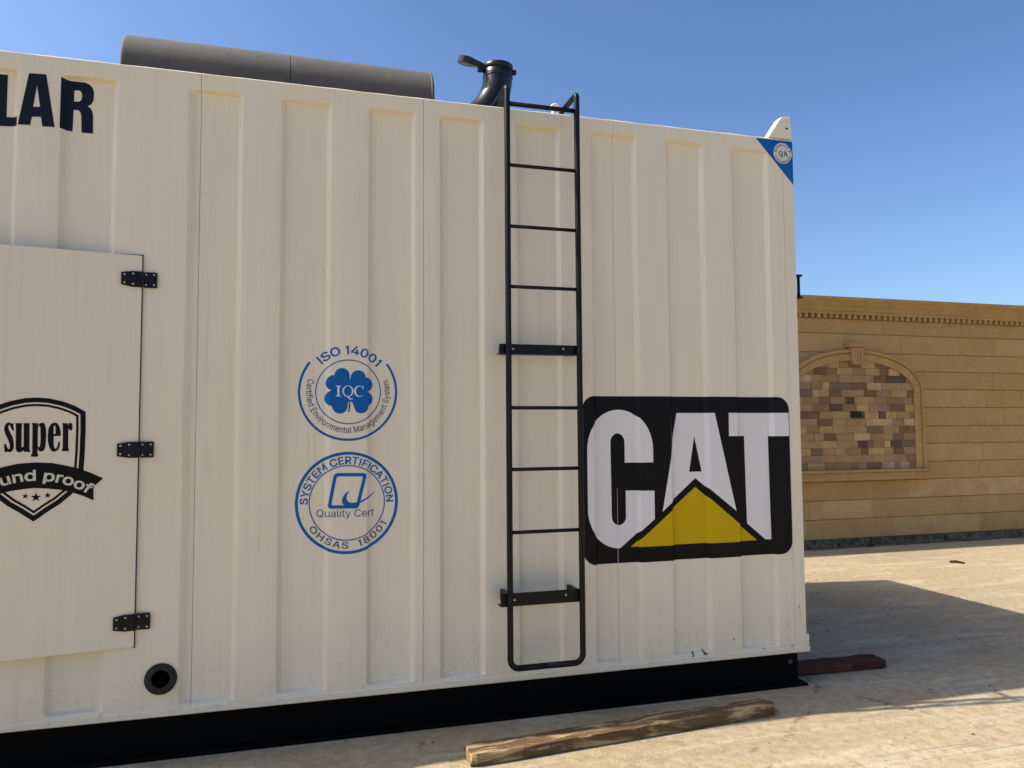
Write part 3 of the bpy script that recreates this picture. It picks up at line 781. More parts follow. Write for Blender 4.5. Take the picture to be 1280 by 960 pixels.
    'm': (610, ['53,0 53,379 112,379 112,295 108,295 114,314 122,331 132,346 172,376 219,386 245,383 268,375 287,361 303,342 314,320 321,295 312,295 318,312 326,329 337,343 381,375 437,386 458,385 478,380 497,372 514,361 529,346 541,328 550,307 555,283 557,255 557,0 496,0 496,254 493,279 485,298 473,313 456,323 438,329 419,330 402,329 387,326 374,320 345,290 335,247 335,0 274,0 274,260 272,280 265,297 253,311 238,322 220,328 199,330 158,320 145,312 135,302 126,289 119,274 115,257 114,238 114,0']),
    'n': (410, ['114,227 114,0 53,0 53,379 112,379 112,287 102,287 116,319 132,344 152,362 175,374 200,382 227,384 252,383 275,377 295,369 313,356 328,340 341,321 350,298 355,271 357,240 357,0 296,0 296,235 293,263 286,286 273,304 256,318 235,326 210,329 192,328 176,324 161,317 147,308 136,297 126,283 119,266 115,248']),
    'o': (415, ['207,-8 174,-5 144,3 117,16 93,35 72,58 56,85 44,116 37,150 34,187 37,225 44,260 56,291 72,318 93,341 117,360 144,374 174,382 207,384 241,382 271,374 299,360 323,341 343,318 359,291 371,260 379,225 381,187 379,150 371,116 359,85 343,58 323,35 299,16 271,3 241,-5', '207,46 231,49 252,55 270,66 285,80 298,97 307,117 314,139 318,163 319,187 318,212 314,236 307,258 298,278 285,296 270,310 252,321 231,328 207,330 184,328 163,321 145,310 130,296 118,278 108,258 102,236 98,212 96,187 98,163 102,139 108,117 118,97 130,80 145,66 163,55 184,49']),
    'p': (424, ['53,-143 53,379 112,379 112,319 118,319 137,346 171,373 188,379 207,383 229,384 259,382 287,374 313,361 335,342 354,320 370,293 381,261 388,227 390,189 388,151 381,116 370,84 355,57 336,34 313,16 288,3 260,-6 229,-8 208,-7 189,-3 173,4 138,31 118,59 114,59 114,-143', '220,47 242,49 262,55 279,66 294,80 306,97 316,117 323,139 327,163 328,189 327,215 323,239 316,261 307,281 295,298 280,311 262,322 243,328 220,330 198,328 178,322 161,312 147,299 134,282 125,263 118,241 114,216 113,189 114,162 118,138 125,115 135,95 147,78 162,65 179,55 198,49']),
    'r': (259, ['53,0 53,379 112,379 112,321 115,321 124,339 137,354 152,367 171,377 191,383 213,385 229,384 243,384 243,322 230,324 207,326 190,324 174,321 159,315 146,306 135,296 126,284 119,269 115,254 114,237 114,0']),
    's': (365, ['182,-8 157,-7 133,-3 112,3 93,12 76,24 62,38 50,54 41,73 36,94 94,107 101,87 111,72 124,60 141,52 160,47 181,45 206,47 227,53 244,62 258,74 265,88 268,103 266,115 262,126 254,136 243,144 229,150 212,155 149,170 118,180 92,192 72,208 58,227 50,249 47,274 49,295 55,314 65,332 79,347 95,360 115,370 137,378 161,383 187,384 212,383 234,379 254,372 271,363 286,352 299,339 324,290 268,277 262,291 254,304 243,316 228,325 210,331 187,333 166,331 147,326 131,317 119,305 111,292 109,277 110,264 115,253 124,243 172,223 229,209 261,200 287,187 306,171 320,153 328,131 331,107 329,85 323,65 312,47 298,31 281,18 260,6 236,-2 210,-7']),
    't': (227, ['204,379 204,327 6,327 6,379', '65,471 126,471 126,98 127,83 130,70 136,61 144,55 156,51 170,50 185,51 202,54 213,2 192,-3 168,-4 138,-1 113,7 92,21 77,41 68,64 65,93']),
    'u': (410, ['182,-5 158,-3 135,2 115,11 97,23 82,39 69,59 60,82 54,109 53,139 53,379 114,379 114,144 116,117 124,94 137,75 154,61 175,53 200,50 218,51 234,55 249,62 263,71 274,83 283,97 290,113 295,132 296,153 296,379 357,379 357,0 298,0 298,92 307,92 294,60 277,35 257,17 234,5 209,-3']),
    'v': (389, ['163,0 17,379 84,379 165,155 187,87 206,21 184,21 203,87 224,155 305,379 371,379 226,0']),
    'y': (389, ['47,-139 61,-86 71,-87 104,-89 130,-74 151,-36 163,-1 17,379 84,379 165,155 187,87 206,21 184,21 202,87 224,155 305,379 371,379 204,-58 177,-107 139,-136 91,-145 65,-143']),
    ' ': (188, []),
}
CAP = 0.509
FONT_CACHE = {}
def grow(l, d):
    """move an outline outwards by d (loops keep the ink on one side)"""
    n = len(l); o = []
    for i in range(n):
        p = Vector(l[i]); a = (p - Vector(l[i - 1])).normalized(); b = (Vector(l[(i + 1) % n]) - p).normalized()
        n1 = Vector((-a.y, a.x)); n2 = Vector((-b.y, b.x))
        m = n1 + n2
        m = m.normalized() if m.length > 1e-4 else n1
        o.append(tuple(p + m * d / max(0.86, m.dot(n1))))
    return o
def area2(l): return sum(l[i - 1][0] * l[i][1] - l[i][0] * l[i - 1][1] for i in range(len(l)))
def inside(pt, l):
    c = False
    for i in range(len(l)):
        (x1, y1), (x2, y2) = l[i - 1], l[i]
        if (y1 > pt[1]) != (y2 > pt[1]) and pt[0] < (x2 - x1) * (pt[1] - y1) / (y2 - y1) + x1: c = not c
    return c
def glyph(ch, off):
    k = (ch, off)
    if k not in FONT_CACHE:
        adv, ls = FONT[ch]
        loops = [[tuple(float(v) / 1000 for v in q.split(',')) for q in l.split()] for l in ls]
        V, Fc = [], []
        if loops:
            sgn = 1 if area2(max(loops, key=lambda l: abs(area2(l)))) < 0 else -1
            outer = [l for l in loops if area2(l) * sgn < 0]
            holes = [l for l in loops if area2(l) * sgn >= 0]
            for o in outer:
                hs = [h for h in holes if inside(h[0], o)]
                t = [grow(l, off * sgn) for l in [o] + hs]
                b = len(V)
                v, f = fill(*t)
                V += v; Fc += [tuple(i + b for i in q) for q in f]
        FONT_CACHE[k] = (V, Fc, adv / 1000)
    return FONT_CACHE[k]

def layout(text, size, off=0.0, sx=1.0, track=0.0):
    """[(verts, faces, centre x)] and total width"""
    x = 0.0
    out = []
    for ch in text:
        V, Fc, adv = glyph(ch, off)
        out.append(([(a * size * sx, b * size) for a, b in V], Fc, x, adv * size * sx))
        x += adv * size * sx + track
    return out, x - track

def text_line(text, x0, z0, width, cap, off=0.0, slope=0.0):
    size = cap / CAP
    _, w = layout(text, size, off)
    gl, w2 = layout(text, size, off, width / w)
    V, Fc = [], []
    for vs, fs, gx, adv in gl:
        b = len(V)
        V += [(x0 + gx + a, z0 + c + slope * (gx + a)) for a, c in vs]
        Fc += [tuple(i + b for i in f) for f in fs]
    return V, Fc

def text_arc(text, cx, cz, r, a0, a1, cap, off=0.0, inner=False):
    """letters set one by one on a circle; degrees from a0 (first letter) to a1; inner=True: tops towards the centre"""
    size = cap / CAP
    a0, a1 = math.radians(a0), math.radians(a1)
    arc = abs(a1 - a0) * (r - cap * 0.4 if inner else r + cap * 0.4)
    _, w = layout(text, size, off)
    gl, w2 = layout(text, size, off, min(1.35, arc / w))
    tr = (arc - w2) / max(1, len(text) - 1)
    gl, w2 = layout(text, size, off, min(1.35, arc / w), tr)
    V, Fc = [], []
    for vs, fs, gx, adv in gl:
        t = (gx + adv / 2) / w2
        a = a0 + (a1 - a0) * t
        rad = Vector((math.cos(a), math.sin(a)))
        up = -rad if inner else rad
        rt = Vector((up.y, -up.x))
        o = Vector((cx, cz)) + rad * r
        b = len(V)
        for p, q in vs:
            c = o + rt * (p - adv / 2) + up * q
            V.append((c.x, c.y))
        Fc += [tuple(i + b for i in f) for f in fs]
    return V, Fc

def fill(*loops):
    """triangles of an outline with holes"""
    tess = tessellate_polygon([[Vector((x, z, 0)) for x, z in l] for l in loops])
    V = [p for l in loops for p in l]
    return V, [tuple(t) for t in tess]

def ring(cx, cz, r0, r1, a0=0, a1=360, n=96):
    V, Fc = [], []
    full = abs(a1 - a0) >= 360
    for k in range(n + (0 if full else 1)):
        a = math.radians(a0 + (a1 - a0) * k / n)
        for r in (r0, r1):
            V.append((cx + r * math.cos(a), cz + r * math.sin(a)))
    m = len(V) // 2
    for k in range(n):
        j = (k + 1) % m
        Fc.append((2 * k, 2 * k + 1, 2 * j + 1, 2 * j))
    return V, Fc

def circle(cx, cz, r, n=64):
    return [(cx + r * math.cos(2 * math.pi * k / n), cz + r * math.sin(2 * math.pi * k / n)) for k in range(n)]

def join(*parts):
    V, Fc = [], []
    for v, f in parts:
        b = len(V)
        V += list(v); Fc += [tuple(i + b for i in q) for q in f]
    return V, Fc

def smooth_loop(l, it=2):
    """corner-cutting for traced curves"""
    for _ in range(it):
        o = []
        for i, p in enumerate(l):
            q = l[(i + 1) % len(l)]
            o.append((p[0] * 0.8 + q[0] * 0.2, p[1] * 0.8 + q[1] * 0.2)); o.append((p[0] * 0.2 + q[0] * 0.8, p[1] * 0.2 + q[1] * 0.8))
        l = o
    return l

def decal(name, geo, layer, mat, parent):
    V, Fc = geo
    bm = bmesh.new()
    vs = [bm.verts.new((x, 0, z)) for x, z in V]
    for f in Fc:
        if len(set(f)) >= 3:
            try: bm.faces.new([vs[i] for i in f])
            except ValueError: pass
    xa, xb = min(x for x, _ in V), max(x for x, _ in V)
    for u in u_lines(xa, xb):
        bmesh.ops.bisect_plane(bm, geom=list(bm.verts) + list(bm.edges) + list(bm.faces), dist=1e-6, plane_co=(u, 0, 0), plane_no=(1, 0, 0))
    za, zb = min(z for _, z in V), max(z for _, z in V)
    for z in ZL:
        if za < z < zb and (z > 3.1 or z < 0.3 or zb - za > 0.3):
            bmesh.ops.bisect_plane(bm, geom=list(bm.verts) + list(bm.edges) + list(bm.faces), dist=1e-6, plane_co=(0, 0, z), plane_no=(0, 0, 1))
    off = 0.0012 + 0.0009 * layer
    for v in bm.verts:
        v.co.y = wall_y(v.co.x, v.co.z) - off
    bmesh.ops.recalc_face_normals(bm, faces=bm.faces)
    o = bm_obj(name, bm, mat, parent)
    if 'lettering' in name: o['kind'] = 'stuff'
    return o

def rounded_rect(x0, z0, x1, z1, r, n=8):
    o = []
    for cx, cz, a in ((x1 - r, z1 - r, 0), (x0 + r, z1 - r, 90), (x0 + r, z0 + r, 180), (x1 - r, z0 + r, 270)):
        for k in range(n + 1):
            t = math.radians(a + 90 * k / n)
            o.append((cx + r * math.cos(t), cz + r * math.sin(t)))
    return o

def ell(cx, cz, rx, rz, a0, a1, n=16):
    return [(cx + rx * math.cos(math.radians(a0 + (a1 - a0) * k / n)), cz + rz * math.sin(math.radians(a0 + (a1 - a0) * k / n))) for k in range(n + 1)]

def sticker(name, label):
    e = sub_empty(name, gen)
    e['label'] = label
    return e

# big black logo with white capitals and yellow triangle
def build_logo():
    s = sticker('logo_sticker', 'black rounded sticker with white capitals and yellow triangle')
    decal('sticker_ground', fill(rounded_rect(1.532, 0.763, 2.842, 1.681, 0.075)), 0, MAT['vblack'], s)
    C = ell(1.755, 1.385, 0.197, 0.221, 0, 180, 24) + ell(1.755, 1.065, 0.197, 0.222, 180, 268, 14) + [(1.757, 0.845), (1.955, 0.998), (1.956, 1.155), (1.793, 1.158)]
    C += ell(1.7505, 1.015, 0.0425, 0.045, 0, -180, 12) + ell(1.7475, 1.425, 0.0425, 0.050, 180, 0, 12) + [(1.79, 1.312), (1.952, 1.312)]
    decal('letter_c', fill(C), 1, MAT['vwhite'], s)
    decal('letter_a', fill([(2.114, 1.588), (2.346, 1.588), (2.474, 1.024), (2.225, 1.217), (2.004, 1.036)], [(2.2235, 1.455), (2.267, 1.253), (2.187, 1.253)]), 1, MAT['vwhite'], s)
    decal('letter_t', fill([(2.437, 1.588), (2.837, 1.588), (2.839, 1.451), (2.71, 1.451), (2.716, 0.849), (2.677, 0.85), (2.556, 0.948), (2.55, 1.454), (2.436, 1.454)]), 1, MAT['vwhite'], s)
    decal('cut_line', fill([(1.7400, 0.765), (1.7422, 0.765), (1.7422, 1.17), (1.7410, 1.17)]), 2, cream, s)
    decal('triangle', fill([(2.224, 1.167), (2.619, 0.848), (1.819, 0.848)]), 1, MAT['vyellow'], s)
build_logo()

# dark capitals at the top left
for nm, loops in (('letter_l', [GL_L]), ('letter_a', [GL_A, GL_A_HOLE]), ('letter_r', [GL_R, GL_R_HOLE])):
    decal(nm, fill(*loops), 0, MAT['vnavy'], gen)

def build_iso():
    s = sticker('round_certificate_sticker', 'round blue sticker with four-leaf clover')
    cx, cz = 0.282, 1.694
    B = MAT['vblue']
    decal('outer_ring', ring(cx, cz, 0.234, 0.2455, 142, 397, 84), 0, B, s)
    decal('inner_ring', ring(cx, cz, 0.1575, 0.1625), 0, B, s)
    decal('arc_lettering', text_arc('ISO 14001', cx, cz, 0.190, 135, 41, 0.042, 0.017), 0, B, s)
    decal('arc_lettering', text_arc('Certified Environmental Management System', cx, cz, 0.2065, 161, 379, 0.031, 0.006, True), 0, MAT['vgrey'], s)
    lobes = [(0.249, 1.776, .037), (0.208, 1.738, .0385), (0.329, 1.766, .037), (0.366, 1.731, .036), (0.203, 1.661, .0385), (0.239, 1.623, .038), (0.344, 1.623, .037), (0.366, 1.659, .037)]
    ccx, ccz = 0.2835, 1.6985
    pts = []
    for k in range(200):
        a = 2 * math.pi * k / 200
        d = Vector((math.cos(a), math.sin(a)))
        best = 0.056
        for lx, lz, r in lobes:
            v = Vector((lx - ccx, lz - ccz))
            b = v.dot(d); disc = b * b - (v.length_squared - r * r)
            if disc > 0: best = max(best, b + math.sqrt(disc))
        pts.append((ccx + d.x * best, ccz + d.y * best))
    decal('clover', fill(pts), 0, B, s)
    decal('clover_stem', fill([(0.2850, 1.6400), (0.2905, 1.6400), (0.2885, 1.612), (0.285, 1.592), (0.279, 1.592), (0.283, 1.612)]), 1, MAT['vnavy'], s)
    # serif monogram on the clover
    z0, z1, h = 1.6705, 1.7245, 0.054
    I = [(0.2185, z1), (0.2445, z1), (0.2445, z1 - .003), (0.2365, z1 - .006), (0.2365, z0 + .006), (0.2445, z0 + .003), (0.2445, z0), (0.2185, z0), (0.2185, z0 + .003), (0.2265, z0 + .006), (0.2265, z1 - .006), (0.2185, z1 - .003)]
    qx, qz = 0.278, 1.6975
    tail = [(0.272, 1.6715), (0.282, 1.6705), (0.290, 1.661), (0.304, 1.6585), (0.296, 1.655), (0.286, 1.656), (0.278, 1.663)]
    c0 = ell(0.335, 1.6975, 0.0275, 0.0285, 52, 300, 24)
    c1 = ell(0.3385, 1.6975, 0.0215, 0.025, 296, 62, 24)
    Cc = c0 + [(0.354, 1.680)] + c1 + [(0.3505, 1.706), (0.3535, 1.7065), (0.3545, 1.7245), (0.3515, 1.7245)]
    V, Fc = [], []
    qo, qi = ell(qx, qz, 0.0272, 0.0285, 0, 360, 48)[:-1], ell(qx, qz, 0.0195, 0.0250, 0, 360, 48)[:-1]
    decal('monogram', join(fill(I), fill(qo, qi), fill(Cc)), 1, MAT['vpale'], s)
    decal('monogram', fill(tail), 2, MAT['vpale'], s)
build_iso()

def build_sys():
    s = sticker('round_certificate_sticker', 'round blue sticker with slanted square and swoosh')
    cx, cz = 0.280, 1.142
    B = MAT['vblue']
    decal('outer_ring', ring(cx, cz, 0.238, 0.2525), 0, B, s)
    decal('inner_ring', ring(cx, cz, 0.1815, 0.187), 0, B, s)
    decal('arc_lettering', text_arc('SYSTEM CERTIFICATION', cx, cz, 0.1925, 182, -2, 0.036, 0.018), 0, B, s)
    decal('arc_lettering', text_arc('OHSAS  18001', cx, cz, 0.2245, 213, 332, 0.031, 0.015, True), 0, MAT['vgrey'], s)
    o = [Vector(p) for p in PARA]
    c = sum(o, Vector((0, 0))) / 4
    def inset(pts, d):
        out = []
        for i, p in enumerate(pts):
            a = (pts[i - 1] - p).normalized(); b = (pts[(i + 1) % 4] - p).normalized()
            bis = (a + b).normalized()
            out.append(p + bis * (d / math.sin(a.angle(b) / 2)))
        return out
    def soften(pts, r):
        out = []
        for i, p in enumerate(pts):
            a = (pts[i - 1] - p).normalized(); b = (pts[(i + 1) % 4] - p).normalized()
            for k in range(6):
                t = k / 5
                q = p + a * r * (1 - t) ** 2 + b * r * t ** 2
                out.append((q.x, q.y))
        return out
    decal('slanted_square', fill(soften(o, 0.02), soften(inset(o, 0.0165), 0.008)), 0, B, s)
    decal('swoosh', fill(smooth_loop(SWOOSH, 2)), 1, B, s)
    decal('name_lettering', text_line('Quality Cert', 0.128, 1.074, 0.285, 0.037, 0.0, -0.012), 0, MAT['vgrey'], s)
build_sys()

def build_qa():
    s = sticker('corner_sticker', 'blue triangular sticker with pale disc in the top corner')
    decal('triangle_ground', fill([(2.664, 3.236), (2.918, 3.236), (2.918, 2.968)]), 0, MAT['vblue'], s)
    cx, cz = 2.8475, 3.157
    decal('disc', fill(circle(cx, cz, 0.064)), 1, MAT['vcream'], s)
    decal('arc_lettering', text_arc('QUALITY', cx, cz, 0.0445, 178, 8, 0.0155, 0.02), 2, MAT['vblue'], s)
    decal('arc_lettering', text_arc('ASSURANCE', cx, cz, 0.0595, 198, 342, 0.0115, 0.014, True), 2, MAT['vblue'], s)
    zq = 3.143
    qo = ell(2.8335, 3.1555, 0.0145, 0.0165, 0, 360, 28)[:-1]; qi = ell(2.8335, 3.1555, 0.0075, 0.013, 0, 360, 28)[:-1]
    A = [(2.8515, 3.139), (2.8515, 3.142), (2.8545, 3.143), (2.8645, 3.173), (2.8695, 3.173), (2.8805, 3.143), (2.8835, 3.142), (2.8835, 3.139), (2.8695, 3.139), (2.8695, 3.142), (2.8725, 3.143), (2.870, 3.150), (2.8615, 3.150), (2.8585, 3.143), (2.8615, 3.142), (2.8615, 3.139)]
    Ah = [(2.8655, 3.164), (2.8625, 3.1535), (2.869, 3.1535)]
    decal('monogram', join(fill(qo, qi), fill(A, Ah)), 2, MAT['vblue'], s)
    decal('monogram', fill([(2.832, 3.146), (2.838, 3.146), (2.842, 3.137), (2.850, 3.1345), (2.841, 3.131), (2.835, 3.135)]), 3, MAT['vblue'], s)
build_qa()

# bare spots where the paint is knocked off along the lower right
_rc = random.Random(21)
for cx_, cz_, w_, h_ in ((2.178, 0.232, 0.010, 0.020), (2.185, 0.247, 0.006, 0.012), (2.250, 0.236, 0.015, 0.012), (2.249, 0.250, 0.008, 0.016), (2.632, 0.235, 0.012, 0.009), (2.819, 0.236, 0.010, 0.010),
                         (2.146, 0.273, 0.007, 0.006), (2.436, 0.302, 0.008, 0.010), (2.324, 0.351, 0.005, 0.005), (2.795, 0.36, 0.006, 0.005), (2.875, 0.45, 0.005, 0.014), (2.882, 0.41, 0.006, 0.008)):
    pts_ = []
    for k_ in range(9):
        a_ = 2 * math.pi * k_ / 9
        r_ = _rc.uniform(0.3, 1.25)
        pts_.append((cx_ + w_ * r_ * math.cos(a_), cz_ + h_ * r_ * math.sin(a_)))
    decal('paint_chip', fill(pts_), 0, MAT['chip'] if cz_ < 0.255 and cx_ < 2.3 else MAT['dirt'], gen)

# ------------------------------------------------------------------ hinged side door, a little ajar
DH = Vector((-0.6725, -0.013, 0))
DA = math.radians(9.0)
DOOR_M = Matrix.Translation(DH) @ Matrix.Rotation(DA, 4, 'Z')
def to_door(o):
    """geometry is given in the door's own frame: x to the left is negative, y=0 its outer skin"""
    o.data.transform(DOOR_M)
    return o
def build_door():
    d = sub_empty('side_door', gen)
    d['label'] = 'plain cream side door with black shield emblem'
    bm = bmesh.new()
    bm_box(bm, (-1.10, 0.0, 0.522), (-0.001, 0.0115, 2.327), 0.0015)
    to_door(bm_obj('door_skin', bm, cream, d))
    bm = bmesh.new()
    bm_box(bm, (-1.085, 0.0118, 0.54), (-0.24, 0.024, 2.31))
    to_door(bm_obj('door_lining', bm, MAT['dark_gap'], d))
    box('door_gap_shade', (DH.x - 0.006, -0.0095, 0.516), (DH.x + 0.0022, -0.0035, 2.3315), MAT['dark_gap'], d)  # thin black strips painted in for the shade in the door gap
    box('door_gap_shade', (DH.x - 0.16, -0.0095, 2.3275), (DH.x - 0.0062, -0.0035, 2.3315), MAT['dark_gap'], d)
    def flat(name, geo, layer, mat):
        V, Fc = geo
        o = mesh_obj(name, [(x, -0.0008 - 0.0007 * layer, z) for x, z in V], Fc, mat, d)
        return to_door(o)
    K_ = MAT['vblack']
    AX = -0.4075
    def mirror(l):   # right half from top to bottom -> full loop
        return l + [(2 * AX - x, z) for x, z in reversed(l)]
    half = [(AX, SHIELD_R[0][1])] + SHIELD_R[1:-1] + [(AX, SHIELD_R[-1][1])]
    def offset(l, dd):
        n = len(l); o = []
        for i in range(n):
            p = Vector(l[i]); a = (p - Vector(l[i - 1])); b = (Vector(l[(i + 1) % n]) - p)
            if a.length < 1e-6: a = b
            if b.length < 1e-6: b = a
            n1 = Vector((a.y, -a.x)).normalized(); n2 = Vector((b.y, -b.x)).normalized()
            m = (n1 + n2).normalized()
            o.append(tuple(p + m * dd / max(0.45, m.dot(n1))))
        return o
    full = half[:1] + half[1:-1] + half[-1:] + [(2 * AX - x, z) for x, z in reversed(half[1:-1])]
    # outline runs clockwise, so the inward normal is (dy, -dx)
    A, B, C2, D2 = full, offset(full, 0.021), offset(full, 0.028), offset(full, 0.038)
    flat('shield_border', join(fill(A, B), fill(C2, D2)), 0, K_)
    top = [(AX, RIB_TOP[0][1])] + RIB_TOP[1:]
    rib = top + RIB_LOW[:-1] + [(AX, RIB_LOW[-1][1])]
    loop = rib + [(2 * AX - x, z) for x, z in reversed(rib[1:-1])]
    flat('shield_ribbon', fill(loop), 1, K_)
    for nm, loops in (('s', [SUP_S]), ('u', [SUP_U]), ('p', [SUP_P, SUP_P_HOLE]), ('e', [SUP_E, SUP_E_HOLE]), ('r', [SUP_R])):
        flat('letter_' + nm, fill(*[grow(l, 0.0011 if area2(l) < 0 else -0.0011) if k == 0 else l for k, l in enumerate(loops)]), 0, K_)
    flat('ribbon_lettering', text_arc('sound proof', -0.41, 0.929, 0.361, 123.5, 54.5, 0.045, 0.019), 2, MAT['vcream'])
    for (sx, sz), r in zip([STARS[0], STARS[1], STARS[2]], (0.0135, 0.0215, 0.0145)):
        st = []
        for k in range(10):
            a = math.pi / 2 + math.pi * k / 5
            rr = r if k % 2 == 0 else r * 0.40
            st.append((sx + rr * math.cos(a), sz + rr * math.sin(a)))
        flat('star', fill(st), 0, K_)
    # hinges: tapered leaf on the door, square leaf on the frame, zinc rivets
    for i, zc in enumerate((2.213, 1.418, 0.633)):
        hh = 0.037
        bm = bmesh.new()
        L = [(-0.088, zc - 0.024 - 0.004), (-0.080, zc - 0.030), (-0.04, zc - hh), (0.004, zc - hh), (0.004, zc + hh), (-0.04, zc + hh), (-0.080, zc + 0.030), (-0.088, zc + 0.028)]
        a = [bm.verts.new((x, -0.009, z)) for x, z in L]; b = [bm.verts.new((x, -0.0005, z)) for x, z in L]
        bm.faces.new(a); bm.faces.new(b[::-1])
        for k in range(len(L)): bm.faces.new((a[(k + 1) % len(L)], a[k], b[k], b[(k + 1) % len(L)]))
        bm_tube(bm, [(0.0, -0.009, zc - hh), (0.0, -0.009, zc + hh)], 0.006, 10)
        for x, z in ((-0.074, 0.019), (-0.038, 0.024), (-0.074, -0.019), (-0.038, -0.024)):
            bm_tube(bm, [(x, -0.0085, zc + z), (x, -0.011, zc + z), (x, -0.0122, zc + z)], [0.0052, 0.0045, 0.002], 10, True, 1)
        bmesh.ops.recalc_face_normals(bm, faces=bm.faces)
        to_door(bm_obj('hinge_leaf', bm, None, d, mats=[MAT['ladder'], MAT['zinc']]))
        bm = bmesh.new()
        x0 = DH.x
        bm_box(bm, (x0 + 0.0075, -0.0145, zc - hh), (x0 + 0.064, -0.003, zc + hh), 0.003)
        for x, z in ((0.017, 0.024), (0.052, 0.024), (0.017, -0.024), (0.052, -0.024)):
            bm_tube(bm, [(x0 + x, -0.014, zc + z), (x0 + x, -0.0168, zc + z), (x0 + x, -0.018, zc + z)], [0.0052, 0.0045, 0.002], 10, True, 1)
        bmesh.ops.recalc_face_normals(bm, faces=bm.faces)
        bm_obj('hinge_leaf', bm, None, gen, mats=[MAT['ladder'], MAT['zinc']])
build_door()

# rubber port near the foot of the wall
def build_port():
    p = sub_empty('drain_port', gen)
    c = Vector((-0.559, 0, 0.3645))
    bm = bmesh.new()
    prof = [(0.070, 0.004), (0.070, -0.010), (0.066, -0.015), (0.045, -0.017), (0.041, -0.015), (0.039, 0.0), (0.039, 0.03)]
    rings = []
    for r, y in prof:
        rings.append([bm.verts.new(c + Vector((r * math.cos(2*math.pi*k/40), y, r * math.sin(2*math.pi*k/40)))) for k in range(40)])
    for a, b in zip(rings, rings[1:]):
        for k in range(40):
            f = bm.faces.new((a[k], b[k], b[(k+1) % 40], a[(k+1) % 40])); f.smooth = True
    bmesh.ops.recalc_face_normals(bm, faces=bm.faces)
    bm_obj('port_flange', bm, MAT['rubber'], p)
    V = [tuple(c + Vector((0.0395 * math.cos(2*math.pi*k/32), -0.0035, 0.0395 * math.sin(2*math.pi*k/32)))) for k in range(32)]
    mesh_obj('port_opening', V, [tuple(range(32))], MAT['void'], p)  # flat black disc standing in for the darkness inside the port
build_port()

# ------------------------------------------------------------------ ladder
def build_ladder():
    l = sub_empty('ladder', gen)
    l['label'] = 'black tubular steel ladder bolted to the wall'
    m = MAT['ladder']
    y = -0.15
    xl, xr = 1.074, 1.462
    path = [(xl, 0.36, 3.252), (xl, 0.34, 3.293), (xl, y, 3.293), (xl, y, 0.303), (xr, y, 0.303), (xr, y, 3.296), (xr, 0.34, 3.296), (xr, 0.36, 3.252)]
    bm = bmesh.new()
    P = [Vector(q) for q in path]
    # rails with tight top bends and a wide bottom bend
    def corner(a, b, c, r, n=6): return round_path([a, b, c], r, n)[1:-1]
    pts = [P[0]] + corner(P[0], P[1], P[2], 0.02, 4) + corner(P[1], P[2], P[3], 0.018, 5) + corner(P[2], P[3], P[4], 0.045, 7) + corner(P[3], P[4], P[5], 0.045, 7) + corner(P[4], P[5], P[6], 0.018, 5) + corner(P[5], P[6], P[7], 0.02, 4) + [P[7]]
    n = len(pts); half = n // 2
    mid = (pts[half - 1] + pts[half]) / 2 if n % 2 == 0 else pts[half]
    tube('rail', pts[:half] + [mid], 0.0155, m, l, 14)
    tube('rail', ([mid] + pts[half:]) if n % 2 == 0 else pts[half:], 0.0155, m, l, 14)
    for z in (3.203, 2.876, 2.553, 2.237, 1.611, 1.297, 0.979):
        tube('rung', [(xl + 0.012, y, z), (xr - 0.012, y, z)], 0.0095 if z < 3.1 else 0.012, m, l, 12)
    for zb, hh in ((1.889, 0.052), (0.606, 0.066)):
        b = sub_empty('wall_bracket', l)
        box('angle_bar', (xl - 0.044, y + 0.0185, zb), (xr - 0.004, y + 0.0245, zb + hh), m, b, 0.001)
        box('angle_bar', (xl - 0.044, y + 0.0247, zb), (xr - 0.004, y + 0.075, zb + 0.006), m, b, 0.001)
        for x in (xl - 0.012, xr - 0.03):
            box('standoff', (x, y + 0.0252, zb + 0.0068), (x + 0.022, wall_y(x + 0.011, zb) + 0.001, zb + hh - 0.002), m, b, 0.001)
        for x, zz in ((xl + 0.028, 0.5), (xr - 0.085, 0.62)):
            tube('bolt_head', [(x, y + 0.019, zb + hh * zz), (x, y + 0.0125, zb + hh * zz)], 0.006, MAT['zinc'], b, 6)
build_ladder()

